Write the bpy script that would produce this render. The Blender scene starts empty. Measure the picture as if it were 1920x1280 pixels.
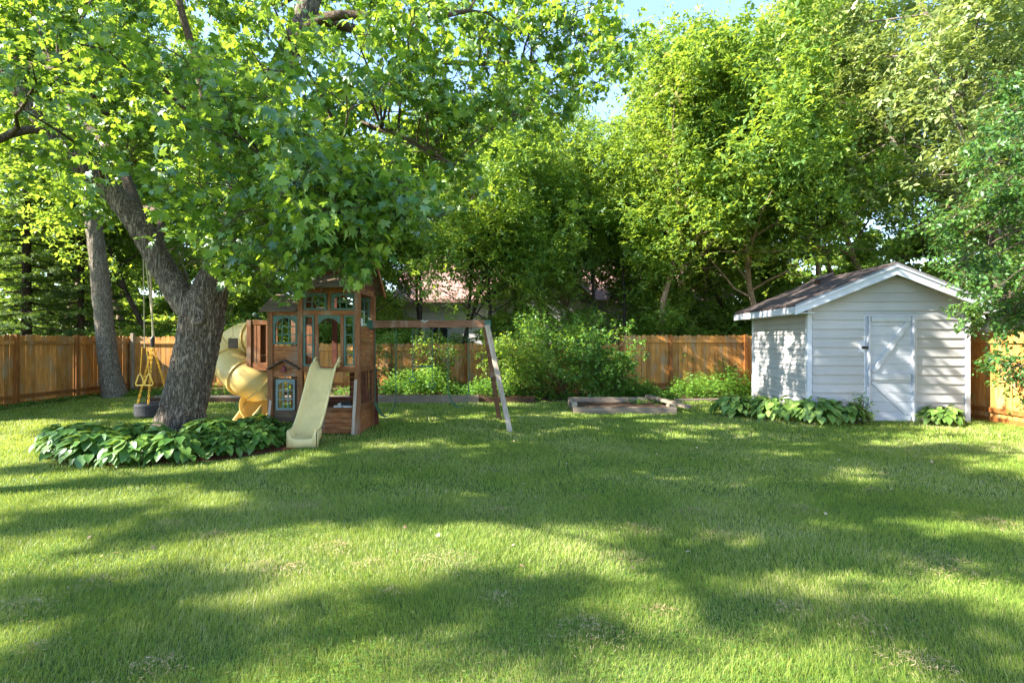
import bpy, math, random
import numpy as np
from mathutils import Vector, Matrix, noise
S = bpy.context.scene
COL = S.collection
R = math.radians
F = 1000.0          # focal length in photo pixels; the photo is 1920 wide
CH = 1.6            # camera height
def at(px, py, Y):  # photo direction at depth Y -> point in the yard
    return Vector(((px-960)/F*Y, Y, CH-(py-640)/F*Y))
# ------------------------------------------------------------------ camera, world, sun
cam = bpy.data.cameras.new('camera'); cam.lens = 18.75; cam.sensor_width = 36; cam.clip_end = 600
co = bpy.data.objects.new('camera', cam); COL.objects.link(co)
co.location = (0, 0, CH); co.rotation_euler = (R(90), 0, 0); S.camera = co
SUN_EL = 37.0
SUN_AZ = math.atan2(-1.0, -0.27)      # from the left, a little behind the camera
sd = Vector((math.sin(SUN_AZ)*math.cos(R(SUN_EL)), math.cos(SUN_AZ)*math.cos(R(SUN_EL)), math.sin(R(SUN_EL))))
W = bpy.data.worlds.new("World"); S.world = W; W.use_nodes = True
nt = W.node_tree; nt.nodes.clear()
sky = nt.nodes.new('ShaderNodeTexSky'); sky.sky_type = 'NISHITA'; sky.sun_disc = False
sky.sun_elevation = R(SUN_EL); sky.sun_rotation = SUN_AZ; sky.air_density = 1.0; sky.dust_density = 0.05; sky.ozone_density = 1.6
bg = nt.nodes.new('ShaderNodeBackground'); bg.inputs[1].default_value = 0.108
wo = nt.nodes.new('ShaderNodeOutputWorld')
nt.links.new(sky.outputs[0], bg.inputs[0]); nt.links.new(bg.outputs[0], wo.inputs[0])
sl = bpy.data.lights.new('sun', 'SUN'); sl.energy = 4.7; sl.angle = R(0.53); sl.color = (1.0, 0.93, 0.80)
so = bpy.data.objects.new('sun', sl); COL.objects.link(so)
so.rotation_euler = sd.to_track_quat('Z', 'Y').to_euler(); so.location = (-20, -5, 20)
S.view_settings.view_transform = 'Standard'; S.view_settings.look = 'None'
S.view_settings.exposure = 2.55; S.view_settings.gamma = 1.0
S.render.engine = 'CYCLES'
S.cycles.use_denoising = True
S.cycles.max_bounces = 10; S.cycles.diffuse_bounces = 7; S.cycles.glossy_bounces = 2; S.cycles.transmission_bounces = 4
S.cycles.caustics_reflective = False; S.cycles.caustics_refractive = False
S.render.film_transparent = False

# ------------------------------------------------------------------ material helpers
class NT:
    def __init__(s, name):
        s.m = bpy.data.materials.new(name); s.m.use_nodes = True
        s.t = s.m.node_tree; s.t.nodes.clear()
        s.out = s.t.nodes.new('ShaderNodeOutputMaterial')
    def n(s, typ, **kw):
        nd = s.t.nodes.new('ShaderNode'+typ)
        for k, v in kw.items():
            if k.startswith('i_'):
                key = k[2:]
                key = int(key) if key.isdigit() else key.replace('_', ' ')
                nd.inputs[key].default_value = v
            else: setattr(nd, k, v)
        return nd
    def l(s, a, b): s.t.links.new(a, b)
    def ramp(s, fac, stops, interp='LINEAR'):
        r = s.t.nodes.new('ShaderNodeValToRGB'); e = r.color_ramp.elements; r.color_ramp.interpolation = interp
        while len(e) < len(stops): e.new(0.5)
        for q, (p, c) in zip(e, stops):
            q.position = p; q.color = (*c, 1) if len(c) == 3 else c
        s.l(fac, r.inputs[0]); return r.outputs[0]
    def coords(s, scale=(1, 1, 1), kind='Object'):
        tc = s.n('TexCoord'); mp = s.n('Mapping'); mp.inputs['Scale'].default_value = scale
        s.l(tc.outputs[kind], mp.inputs[0]); return mp.outputs[0]
    def noise(s, vec, scale, detail=4, rough=0.55, out=0):
        q = s.n('TexNoise'); q.inputs['Scale'].default_value = scale; q.inputs['Detail'].default_value = detail
        q.inputs['Roughness'].default_value = rough
        if vec is not None: s.l(vec, q.inputs['Vector'])
        return q.outputs[out]
    def mix(s, fac, a, b, mode='MIX'):
        q = s.n('Mix', data_type='RGBA', blend_type=mode)
        for v, i in ((fac, 0), (a, 6), (b, 7)):
            if isinstance(v, (int, float)): q.inputs[i].default_value = v
            elif isinstance(v, tuple): q.inputs[i].default_value = (*v, 1)
            else: s.l(v, q.inputs[i])
        return q.outputs[2]
    def principled(s, col, rough=0.7, spec=0.3, bump=None, bstr=0.3, bdist=0.01, metal=0):
        p = s.n('BsdfPrincipled')
        if isinstance(col, tuple): p.inputs['Base Color'].default_value = (*col, 1)
        else: s.l(col, p.inputs['Base Color'])
        if isinstance(rough, (int, float)): p.inputs['Roughness'].default_value = rough
        else: s.l(rough, p.inputs['Roughness'])
        p.inputs['Specular IOR Level'].default_value = spec; p.inputs['Metallic'].default_value = metal
        if bump is not None:
            b = s.n('Bump'); b.inputs['Strength'].default_value = bstr; b.inputs['Distance'].default_value = bdist
            s.l(bump, b.inputs['Height']); s.l(b.outputs[0], p.inputs['Normal'])
        s.l(p.outputs[0], s.out.inputs[0]); return s.m
def M_leaf(name, stops, trans, tmix=0.42, gloss=0.12, rough=0.42, vary=0.5):
    q = NT(name)
    g = q.n('NewGeometry'); rnd = g.outputs['Random Per Island']
    pn = q.noise(q.n('NewGeometry').outputs['Position'], vary, 2)
    ad = q.n('Math', operation='MULTIPLY_ADD'); q.l(pn, ad.inputs[0]); ad.inputs[1].default_value = 1.2; ad.inputs[2].default_value = -0.6
    sm = q.n('Math', operation='ADD', use_clamp=True); q.l(rnd, sm.inputs[0]); q.l(ad.outputs[0], sm.inputs[1])
    col = q.ramp(sm.outputs[0], stops)
    tcol = q.ramp(sm.outputs[0], [(p, (trans[0]*(0.6+0.6*p), trans[1]*(0.65+0.5*p), trans[2])) for p, _ in stops])
    d = q.n('BsdfDiffuse'); q.l(col, d.inputs[0])
    t = q.n('BsdfTranslucent'); q.l(tcol, t.inputs[0])
    gl = q.n('BsdfGlossy'); gl.inputs['Roughness'].default_value = rough; gl.inputs[0].default_value = (0.9, 0.95, 1, 1)
    m1 = q.n('MixShader'); m1.inputs[0].default_value = tmix; q.l(d.outputs[0], m1.inputs[1]); q.l(t.outputs[0], m1.inputs[2])
    fr = q.n('LayerWeight'); fr.inputs[0].default_value = 0.35
    fm = q.n('Math', operation='MULTIPLY_ADD'); q.l(fr.outputs['Fresnel'], fm.inputs[0]); fm.inputs[1].default_value = 0.03+gloss*.12; fm.inputs[2].default_value = gloss*0.06
    m2 = q.n('MixShader'); q.l(fm.outputs[0], m2.inputs[0]); q.l(m1.outputs[0], m2.inputs[1]); q.l(gl.outputs[0], m2.inputs[2])
    q.l(m2.outputs[0], q.out.inputs[0]); return q.m
def M_wood(name, dark, mid, light, grain=(14, 14, 1.2), island=0.35, rough=0.75, knots=True, weather=None, bump=0.35):
    q = NT(name)
    v = q.coords(grain); base = q.noise(v, 2.2, 6, 0.65)
    col = q.ramp(base, [(0.25, dark), (0.5, mid), (0.75, light)])
    g = q.n('NewGeometry')
    k = q.ramp(g.outputs['Random Per Island'], [(0, (1-island,)*3), (0.5, (1, 0.97, 0.95)), (1, (1+island*0.5, 1+island*0.45, 1+island*0.4))])
    col = q.mix(1.0, col, k, 'MULTIPLY')
    big = q.noise(q.coords((1, 1, 1)), 1.7, 3)
    col = q.mix(1.0, col, q.ramp(big, [(0.3, (0.78, 0.76, 0.74)), (0.65, (1.08, 1.05, 1.02))]), 'MULTIPLY')
    if knots:
        vo = q.n('TexVoronoi'); vo.inputs['Scale'].default_value = 5.5; q.l(q.coords((1.4, 1.4, 0.8)), vo.inputs['Vector'])
        col = q.mix(q.ramp(vo.outputs['Distance'], [(0.05, (0.85,)*3), (0.11, (0, 0, 0))]), col, (dark[0]*.4, dark[1]*.4, dark[2]*.4))
    if weather:
        wn = q.noise(q.coords((3, 3, 0.8)), 2.0, 5)
        col = q.mix(q.ramp(wn, [(weather[1]-0.06, (0, 0, 0)), (weather[1]+0.1, (0.8,)*3)]), col, weather[0])
    return q.principled(col, rough, 0.25, base, bump, 0.004)
def M_bark(name, dark, light, vs=9.0, stretch=0.28, bstr=0.9, moss=None):
    q = NT(name)
    v = q.coords((1, 1, stretch))
    n1 = q.noise(v, vs*0.7, 6, 0.7)
    vo = q.n('TexVoronoi', feature='DISTANCE_TO_EDGE'); vo.inputs['Scale'].default_value = vs
    w = q.n('VectorMath', operation='MULTIPLY_ADD'); w.inputs[1].default_value = (.35, .35, .35)
    q.l(q.noise(v, vs*0.6, 3, 0.5, 1), w.inputs[0]); q.l(v, w.inputs[2]); q.l(w.outputs[0], vo.inputs['Vector'])
    h = q.ramp(vo.outputs[0], [(0.0, (0, 0, 0)), (0.28, (1, 1, 1))])
    col = q.mix(h, dark, q.ramp(n1, [(0.3, tuple(c*0.6 for c in light)), (0.7, light)]))
    if moss:
        col = q.mix(q.ramp(q.noise(q.coords(), 2.3, 5), [(0.5, (0, 0, 0)), (0.68, (0.7,)*3)]), col, moss)
    hh = q.n('Math', operation='MULTIPLY_ADD'); q.l(n1, hh.inputs[0]); hh.inputs[1].default_value = 0.6; q.l(vo.outputs[0], hh.inputs[2])
    return q.principled(col, 0.9, 0.15, hh.outputs[0], bstr, 0.03)
def M_plain(name, col, rough=0.6, spec=0.3, nscale=6, var=0.15, bstr=0.1, metal=0):
    q = NT(name); n = q.noise(q.coords(), nscale, 5)
    c = q.ramp(n, [(0.3, tuple(x*(1-var) for x in col)), (0.7, tuple(min(1, x*(1+var*0.6)) for x in col))])
    return q.principled(c, rough, spec, n, bstr, 0.004, metal)

MT = {}
MT['maple_leaf'] = M_leaf('maple_leaf', [(0, (.026, .105, .024)), (.4, (.062, .170, .028)), (.75, (.13, .25, .035)), (1, (.23, .34, .07))], (.34, .50, .035), 0.48, 0.35, 0.45, 0.9)
MT['row_leaf'] = M_leaf('row_leaf', [(0, (.058, .145, .026)), (.5, (.12, .225, .036)), (1, (.21, .31, .05))], (.37, .51, .045), 0.48, 0.2, 0.5, 0.35)
MT['yellow_leaf'] = M_leaf('yellow_leaf', [(0, (.06, .14, .024)), (.5, (.125, .22, .034)), (.92, (.22, .29, .045)), (1, (.30, .24, .06))], (.33, .46, .04), 0.46, 0.2, 0.5, 0.3)
MT['dark_leaf'] = M_leaf('dark_leaf', [(0, (.055, .145, .028)), (.5, (.115, .225, .038)), (1, (.22, .32, .055))], (.44, .60, .05), 0.50, 0.3, 0.45, 0.5)
MT['pale_leaf'] = M_leaf('pale_leaf', [(0, (.12, .19, .05)), (.5, (.21, .28, .08)), (1, (.34, .39, .14))], (.38, .46, .08), 0.40, 0.3, 0.5, 0.4)
MT['blue_leaf'] = M_leaf('blue_leaf', [(0, (.032, .09, .020)), (.5, (.055, .14, .026)), (1, (.11, .21, .04))], (.20, .34, .035), 0.38, 0.3, 0.42, 0.8)
MT['needle'] = M_leaf('needle', [(0, (.03, .075, .02)), (.5, (.06, .125, .028)), (1, (.12, .19, .04))], (.20, .30, .03), 0.35, 0.15, 0.5, 0.5)
MT['sunlit_hosta'] = M_leaf('sunlit_hosta', [(0, (.08, .16, .028)), (.5, (.14, .24, .045)), (1, (.24, .34, .09))], (.26, .40, .05), 0.30, 0.4, 0.42, 1.5)  # hosta leaf colour lightened to stand for stronger sun by the shed
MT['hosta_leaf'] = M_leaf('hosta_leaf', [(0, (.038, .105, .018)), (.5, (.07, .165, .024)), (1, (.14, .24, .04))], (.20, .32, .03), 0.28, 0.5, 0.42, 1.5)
MT['weed_leaf'] = M_leaf('weed_leaf', [(0, (.045, .13, .02)), (.5, (.095, .22, .03)), (1, (.17, .30, .045))], (.28, .46, .04), 0.44, 0.3, 0.45, 1.0)
MT['grass'] = M_leaf('grass', [(0, (.10, .20, .022)), (.45, (.215, .31, .042)), (.82, (.32, .38, .08)), (.93, (.42, .40, .17)), (1, (.52, .44, .25))], (.44, .52, .06), 0.38, 0.1, 0.55, 0.7)
MT['dry'] = M_leaf('dry', [(0, (.26, .17, .08)), (.5, (.40, .28, .15)), (1, (.52, .40, .24))], (.2, .16, .1), 0.15, 0.1, 0.6, 2)
MT['maple_bark'] = M_bark('maple_bark', (.04, .03, .022), (.29, .235, .18), 17, 0.15, 1.0)
MT['grey_bark'] = M_bark('grey_bark', (.07, .055, .042), (.36, .31, .25), 20, 0.22, 0.8)
MT['twig_bark'] = M_bark('twig_bark', (.05, .035, .025), (.17, .125, .09), 20, 0.3, 0.5)
MT['tan_bark'] = M_bark('tan_bark', (.16, .11, .08), (.50, .38, .29), 16, 0.35, 0.5)
MT['dark_bark'] = M_bark('dark_bark', (.018, .014, .012), (.075, .06, .05), 14, 0.3, 0.5)
MT['fence'] = M_wood('fence', (.30, .125, .03), (.50, .235, .06), (.63, .33, .10), island=.38, weather=((.34, .25, .15), .56))
MT['fence_post'] = M_wood('fence_post', (.15, .055, .014), (.27, .105, .026), (.36, .155, .045), island=.2)
MT['grey_post'] = M_wood('grey_post', (.2, .17, .13), (.34, .29, .22), (.45, .39, .31), island=.2)
MT['cedar'] = M_wood('cedar', (.12, .045, .018), (.25, .10, .038), (.36, .165, .07), grain=(3, 3, 9), island=.3, weather=((.24, .19, .14), .60))
MT['cedar_post'] = M_wood('cedar_post', (.10, .042, .02), (.23, .10, .042), (.34, .165, .075), grain=(14, 14, 1.2), island=.25, weather=((.28, .22, .16), .58))
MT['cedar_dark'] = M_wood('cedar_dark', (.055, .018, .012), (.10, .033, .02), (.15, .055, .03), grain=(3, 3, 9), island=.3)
MT['door_wood'] = M_wood('door_wood', (.05, .035, .024), (.085, .058, .04), (.12, .085, .06), grain=(3, 3, 9), island=.2)
MT['roof_wood'] = M_wood('roof_wood', (.06, .045, .032), (.13, .10, .07), (.20, .155, .11), grain=(2, 8, 8), island=.35, knots=False)
MT['beam'] = M_wood('beam', (.11, .055, .035), (.20, .105, .065), (.30, .17, .11), grain=(1.2, 14, 14), island=.2, weather=((.28, .22, .18), .6))
MT['grey_wood'] = M_wood('grey_wood', (.26, .215, .17), (.42, .36, .30), (.56, .50, .43), island=.2)
MT['timber'] = M_wood('timber', (.13, .105, .08), (.23, .19, .15), (.33, .285, .235), grain=(1.2, 12, 12), island=.25)
MT['green_frame'] = M_plain('green_frame', (.058, .12, .095), .55, .3, 8, .3)
MT['green_metal'] = M_plain('green_metal', (.02, .10, .07), .45, .4)
MT['blue_frame'] = M_plain('blue_frame', (.16, .22, .21), .6, .3, 8, .25)
MT['soil'] = M_plain('soil', (.085, .05, .032), .95, .1, 25, .5, .8)
MT['mulch'] = M_plain('mulch', (.15, .062, .032), .95, .1, 30, .5, .8)
MT['rope'] = M_plain('rope', (.42, .36, .24), .9, .1, 60, .3, .5)
MT['yellow_chain'] = M_plain('yellow_chain', (.72, .40, .03), .45, .4)
MT['yellow_handle'] = M_plain('yellow_handle', (.75, .50, .10), .4, .4)
MT['rubber'] = M_plain('rubber', (.022, .024, .028), .7, .3, 20, .3, .2)
MT['black_metal'] = M_plain('black_metal', (.012, .012, .014), .5, .4)
MT['vent'] = M_plain('vent', (.07, .055, .055), .6, .3)
MT['red_bell'] = M_plain('red_bell', (.16, .035, .035), .5, .3)
MT['grey_plastic'] = M_plain('grey_plastic', (.5, .52, .52), .5, .3)
MT['shed_trim'] = M_plain('shed_trim', (.50, .52, .57), .55, .3, 5, .07)
MT['shed_door'] = M_plain('shed_door', (.44, .46, .51), .55, .3, 7, .1)
def M_siding(name, c, scale=6):
    q = NT(name); v = q.coords((0.6, 0.6, 5)); n = q.noise(v, scale, 5, .6); n2 = q.noise(q.coords(), 1.3, 4)
    col = q.ramp(n, [(.3, tuple(x*.93 for x in c)), (.7, c)])
    col = q.mix(1.0, col, q.ramp(n2, [(.3, (.88, .87, .85)), (.6, (1, 1, 1))]), 'MULTIPLY')
    sz = q.n('SeparateXYZ'); q.l(q.coords(), sz.inputs[0]); sa = q.n('Math', operation='MULTIPLY_ADD'); q.l(q.noise(q.coords(), 9, 4), sa.inputs[0]); sa.inputs[1].default_value = -.5; q.l(sz.outputs[2], sa.inputs[2])
    col = q.mix(q.ramp(sa.outputs[0], [(0, (.6,)*3), (.12, (0, 0, 0))]), col, (.20, .17, .11))
    g = q.n('NewGeometry'); k = q.ramp(g.outputs['Random Per Island'], [(0, (.90, .90, .89)), (1, (1, 1, 1))])
    return q.principled(q.mix(1.0, col, k, 'MULTIPLY'), .6, .25, n, .15, .003)
MT['siding'] = M_siding('siding', (.45, .445, .455))
MT['house_wall'] = M_siding('house_wall', (.62, .62, .62))
def M_shingle(name, c1, c2, c3, sc=7):
    q = NT(name)
    br = q.n('TexBrick'); br.inputs['Scale'].default_value = sc; br.inputs['Mortar Size'].default_value = .015
    br.inputs['Brick Width'].default_value = .55; br.inputs['Row Height'].default_value = .28; br.offset = .37
    br.inputs['Color1'].default_value = (*c1, 1); br.inputs['Color2'].default_value = (*c2, 1); br.inputs['Mortar'].default_value = (*tuple(x*.4 for x in c1), 1)
    q.l(q.coords(kind='UV'), br.inputs['Vector'])
    n = q.noise(q.coords((1, 1, 1)), 60, 3); n2 = q.noise(q.coords(), 1.5, 4)
    col = q.mix(.5, br.outputs[0], q.ramp(n, [(.3, c3), (.7, c2)]), 'MULTIPLY')
    col = q.mix(1.0, col, q.ramp(n2, [(.3, (.8, .8, .8)), (.7, (1.15, 1.1, 1.1))]), 'MULTIPLY')
    return q.principled(col, .95, .1, br.outputs[0], .5, .008)
MT['shed_roof'] = M_shingle('shed_roof', (.10, .08, .075), (.17, .135, .125), (.45, .42, .40))
MT['house_roof'] = M_shingle('house_roof', (.42, .28, .26), (.5, .34, .31), (.7, .6, .58), 3)
def M_slide(name, c, dirt):
    q = NT(name); n = q.noise(q.coords((1, 1, 1)), 2.2, 6, .65); n2 = q.noise(q.coords((9, 9, 1)), 3, 4)
    col = q.mix(q.ramp(n, [(.45, (0, 0, 0)), (.75, (.55,)*3)]), c, dirt)
    col = q.mix(q.ramp(n2, [(.5, (0, 0, 0)), (.8, (.25,)*3)]), col, dirt)
    return q.principled(col, .48, .35, n, .05, .01)
MT['slide'] = M_slide('slide', (.70, .56, .26), (.42, .33, .17))
MT['tube'] = M_slide('tube', (.64, .47, .16), (.42, .28, .10))
MT['tube_inside'] = M_slide('tube_inside', (.62, .30, .04), (.42, .2, .04))
def M_ground():
    q = NT('lawn'); n = q.noise(q.coords((1, 1, 1)), .55, 5); n2 = q.noise(q.coords(), 35, 4)
    col = q.ramp(n, [(.3, (.035, .075, .016)), (.7, (.07, .115, .026))])
    col = q.mix(q.ramp(n2, [(.45, (0, 0, 0)), (.7, (.8,)*3)]), col, (.12, .10, .05))
    return q.principled(col, .95, .1, n2, .6, .02)
MT['lawn'] = M_ground()

# ------------------------------------------------------------------ geometry helpers
class MB:
    def __init__(s): s.v = []; s.f = []
    def add(s, vs, fs):
        o = len(s.v); s.v += [tuple(v) for v in vs]; s.f += [tuple(i+o for i in f) for f in fs]
    def box(s, a, b, m=None):     # two corners
        x0, y0, z0 = a; x1, y1, z1 = b
        vs = [Vector(p) for p in ((x0, y0, z0), (x1, y0, z0), (x1, y1, z0), (x0, y1, z0), (x0, y0, z1), (x1, y0, z1), (x1, y1, z1), (x0, y1, z1))]
        if m is not None: vs = [m @ v for v in vs]
        s.add(vs, [(3, 2, 1, 0), (4, 5, 6, 7), (0, 1, 5, 4), (1, 2, 6, 5), (2, 3, 7, 6), (3, 0, 4, 7)])
    def bar(s, p, q, w, h, up=(0, 0, 1)):   # beam of section w x h from p to q
        p = Vector(p); q = Vector(q); d = (q-p); L = d.length; d.normalize(); u = Vector(up)
        if abs(d.dot(u)) > .98: u = Vector((0, 1, 0))
        sx = d.cross(u).normalized(); uu = sx.cross(d)
        m = Matrix(((d.x, sx.x, uu.x, p.x), (d.y, sx.y, uu.y, p.y), (d.z, sx.z, uu.z, p.z), (0, 0, 0, 1)))
        s.box((0, -w/2, -h/2), (L, w/2, h/2), m)
    def prism(s, pts, y0, y1, axis='y', m=None):   # outline in xz, extruded in y (or yz in x)
        n = len(pts)
        if axis == 'y': vs = [Vector((a, y0, b)) for a, b in pts]+[Vector((a, y1, b)) for a, b in pts]
        else: vs = [Vector((y0, a, b)) for a, b in pts]+[Vector((y1, a, b)) for a, b in pts]
        if m is not None: vs = [m @ v for v in vs]
        s.add(vs, [tuple(range(n)), tuple(range(2*n-1, n-1, -1))]+[(i, i+n, (i+1) % n+n, (i+1) % n) for i in range(n)])
    def tube(s, pts, rad, seg=8, cap=True, fn=None):
        pts = [Vector(p) for p in pts]; n = len(pts)
        if not hasattr(rad, '__len__'): rad = [rad]*n
        t = (pts[1]-pts[0]).normalized(); u = t.cross(Vector((0, 1, 0.1)))
        if u.length < .1: u = t.cross(Vector((1, 0, 0)))
        u.normalize(); o = len(s.v)
        for i in range(n):
            tt = (pts[min(i+1, n-1)]-pts[max(i-1, 0)]).normalized()
            u = (u-tt*u.dot(tt)).normalized(); w = tt.cross(u)
            for k in range(seg):
                a = 2*math.pi*k/seg; dv = u*math.cos(a)+w*math.sin(a); r = rad[i]
                if fn: r = fn(pts[i], dv, r, i)
                s.v.append(tuple(pts[i]+dv*r))
        for i in range(n-1):
            for k in range(seg):
                a = o+i*seg+k; b = o+i*seg+(k+1) % seg
                s.f.append((a, b, b+seg, a+seg))
        if cap:
            s.f.append(tuple(o+k for k in range(seg))[::-1]); s.f.append(tuple(o+(n-1)*seg+k for k in range(seg)))
    def torus(s, c, Rr, r, m=None, n1=24, n2=8, a0=0, a1=2*math.pi):
        pts = []
        for i in range(n1+1):
            a = a0+(a1-a0)*i/n1; v = Vector((math.cos(a)*Rr, math.sin(a)*Rr, 0))
            if m is not None: v = m.to_3x3() @ v
            pts.append(Vector(c)+v)
        s.tube(pts, r, n2)
    def build(s, name, mat, parent=None, off=(0, 0, 0), smooth=False, bevel=0, uv=None):
        me = bpy.data.meshes.new(name)
        me.from_pydata([(x-off[0], y-off[1], z-off[2]) for x, y, z in s.v], [], s.f); me.update()
        me.materials.append(mat)
        if smooth: me.polygons.foreach_set('use_smooth', [True]*len(me.polygons))
        if uv:
            l = me.uv_layers.new(name='UVMap')
            for lp in me.loops:
                c = me.vertices[lp.vertex_index].co; l.data[lp.index].uv = uv(c)
        o = bpy.data.objects.new(name, me); COL.objects.link(o)
        if parent: o.parent = parent
        if bevel:
            b = o.modifiers.new('bevel', 'BEVEL'); b.width = bevel; b.segments = 2; b.limit_method = 'ANGLE'
        return o
def tag(o, label=None, cat=None, group=None, kind=None):
    if label: o['label'] = label
    if cat: o['category'] = cat
    if group: o['group'] = group
    if kind: o['kind'] = kind
    return o
def empty(name, loc, label, cat, group=None, rz=0):
    o = bpy.data.objects.new(name, None); COL.objects.link(o); o.location = loc; o.rotation_euler = (0, 0, rz); o.empty_display_size = .2
    return tag(o, label, cat, group)
def dup(root, loc, rz=0, sc=1.0, label=None, group=None, tilt=(0, 0)):
    r = root.copy(); COL.objects.link(r); r.location = loc; r.rotation_euler = (tilt[0], tilt[1], rz)
    r.scale = (sc, sc, sc) if not hasattr(sc, '__len__') else sc
    if label: r['label'] = label
    if group: r['group'] = group
    for ch in list(root.children):
        c = ch.copy(); COL.objects.link(c); c.parent = r
        for g in list(ch.children):
            d = g.copy(); COL.objects.link(d); d.parent = c
    return r
def fast_mesh(name, V, loops, starts, totals, mat, parent=None, smooth=False):
    me = bpy.data.meshes.new(name)
    me.vertices.add(len(V)); me.vertices.foreach_set('co', V.astype(np.float32).ravel())
    me.loops.add(len(loops)); me.loops.foreach_set('vertex_index', loops.astype(np.int32))
    me.polygons.add(len(starts)); me.polygons.foreach_set('loop_start', starts.astype(np.int32))
    try: me.polygons.foreach_set('loop_total', totals.astype(np.int32))
    except Exception: pass
    if smooth: me.polygons.foreach_set('use_smooth', np.ones(len(starts), dtype=bool))
    me.update(calc_edges=True); me.materials.append(mat)
    o = bpy.data.objects.new(name, me); COL.objects.link(o)
    if parent: o.parent = parent
    return o
def leaves(name, P, fwd, nrm, size, tmpl, mat, parent=None, smooth=False):
    """one copy of the template leaf at every P: fwd = leaf axis, nrm = upper side"""
    tv, tf = tmpl; tv = np.array(tv, float); n = len(P); k = len(tv)
    f = fwd/(np.linalg.norm(fwd, axis=1, keepdims=True)+1e-9)
    s = np.cross(nrm, f); s /= (np.linalg.norm(s, axis=1, keepdims=True)+1e-9)
    u = np.cross(f, s)
    sz = np.asarray(size).reshape(-1, 1, 1)*np.ones((n, 1, 1))
    V = P[:, None, :]+sz*(tv[None, :, 0:1]*f[:, None, :]+tv[None, :, 1:2]*s[:, None, :]+tv[None, :, 2:3]*u[:, None, :])
    V = V.reshape(-1, 3)
    fl = np.concatenate([np.array(x) for x in tf]); tot = np.array([len(x) for x in tf])
    loops = (fl[None, :]+(np.arange(n)*k)[:, None]).ravel()
    totals = np.tile(tot, n); starts = np.concatenate([[0], np.cumsum(totals)[:-1]])
    return fast_mesh(name, V, loops, starts, totals, mat, parent, smooth)
def polar_leaf(spec, droop=.25, fold=.18):
    pts = [(0, 0, 0)]
    full = spec+[(-a, r) for a, r in spec[::-1] if abs(a) > 1e-6 and a < 179]
    for a, r in full:
        x = r*math.cos(R(a)); y = r*math.sin(R(a)); pts.append((x, y, fold*abs(y)-droop*x*x-.2*y*y))
    n = len(full)
    return pts, [(0, i+1, (i+1) % n+1) for i in range(n)]
T_MAPLE = polar_leaf([(180, .05), (125, .40), (103, .34), (78, .66), (58, .46), (41, .86), (22, .58), (9, .80), (0, 1.02)], .35, .15)
T_MAPLE = (T_MAPLE[0], T_MAPLE[1])
T_OVAL = ([(0, 0, 0), (.3, .24, .06), (.65, .22, .03), (1, 0, -.12), (.65, -.22, .03), (.3, -.24, .06), (.5, 0, -.02)], [(0, 6, 1), (1, 6, 2), (2, 6, 3), (3, 6, 4), (4, 6, 5), (5, 6, 0)])
T_SIMPLE = ([(0, 0, 0), (.45, .30, .07), (1, 0, -.06), (.45, -.30, .07)], [(0, 2, 1), (0, 3, 2)])
T_SPRIG = ([(0, 0, 0), (.42, .27, .05), (.9, .05, -.08), (.42, -.15, .04), (.1, .1, .02), (.22, .62, -.04), (-.02, .88, -.14), (-.24, .48, 0), (.1, -.1, .02), (-.02, -.55, -.02), (.35, -.95, -.12), (.45, -.45, .03)],
           [(0, 3, 2), (0, 2, 1), (4, 5, 6), (4, 6, 7), (8, 9, 10), (8, 10, 11)])
T_HOSTA = ([(0, 0, 0), (-.06, .16, .04), (.10, .34, .08), (.40, .40, .07), (.72, .24, -.01), (1.02, 0, -.20), (.72, -.24, -.01), (.40, -.40, .07), (.10, -.34, .08), (-.06, -.16, .04), (.28, 0, -.01), (.62, 0, -.06)],
           [(0, 10, 2, 1), (10, 11, 4, 3), (10, 3, 2), (11, 5, 4), (0, 9, 8, 10), (10, 7, 6, 11), (10, 8, 7), (11, 6, 5)])

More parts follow.
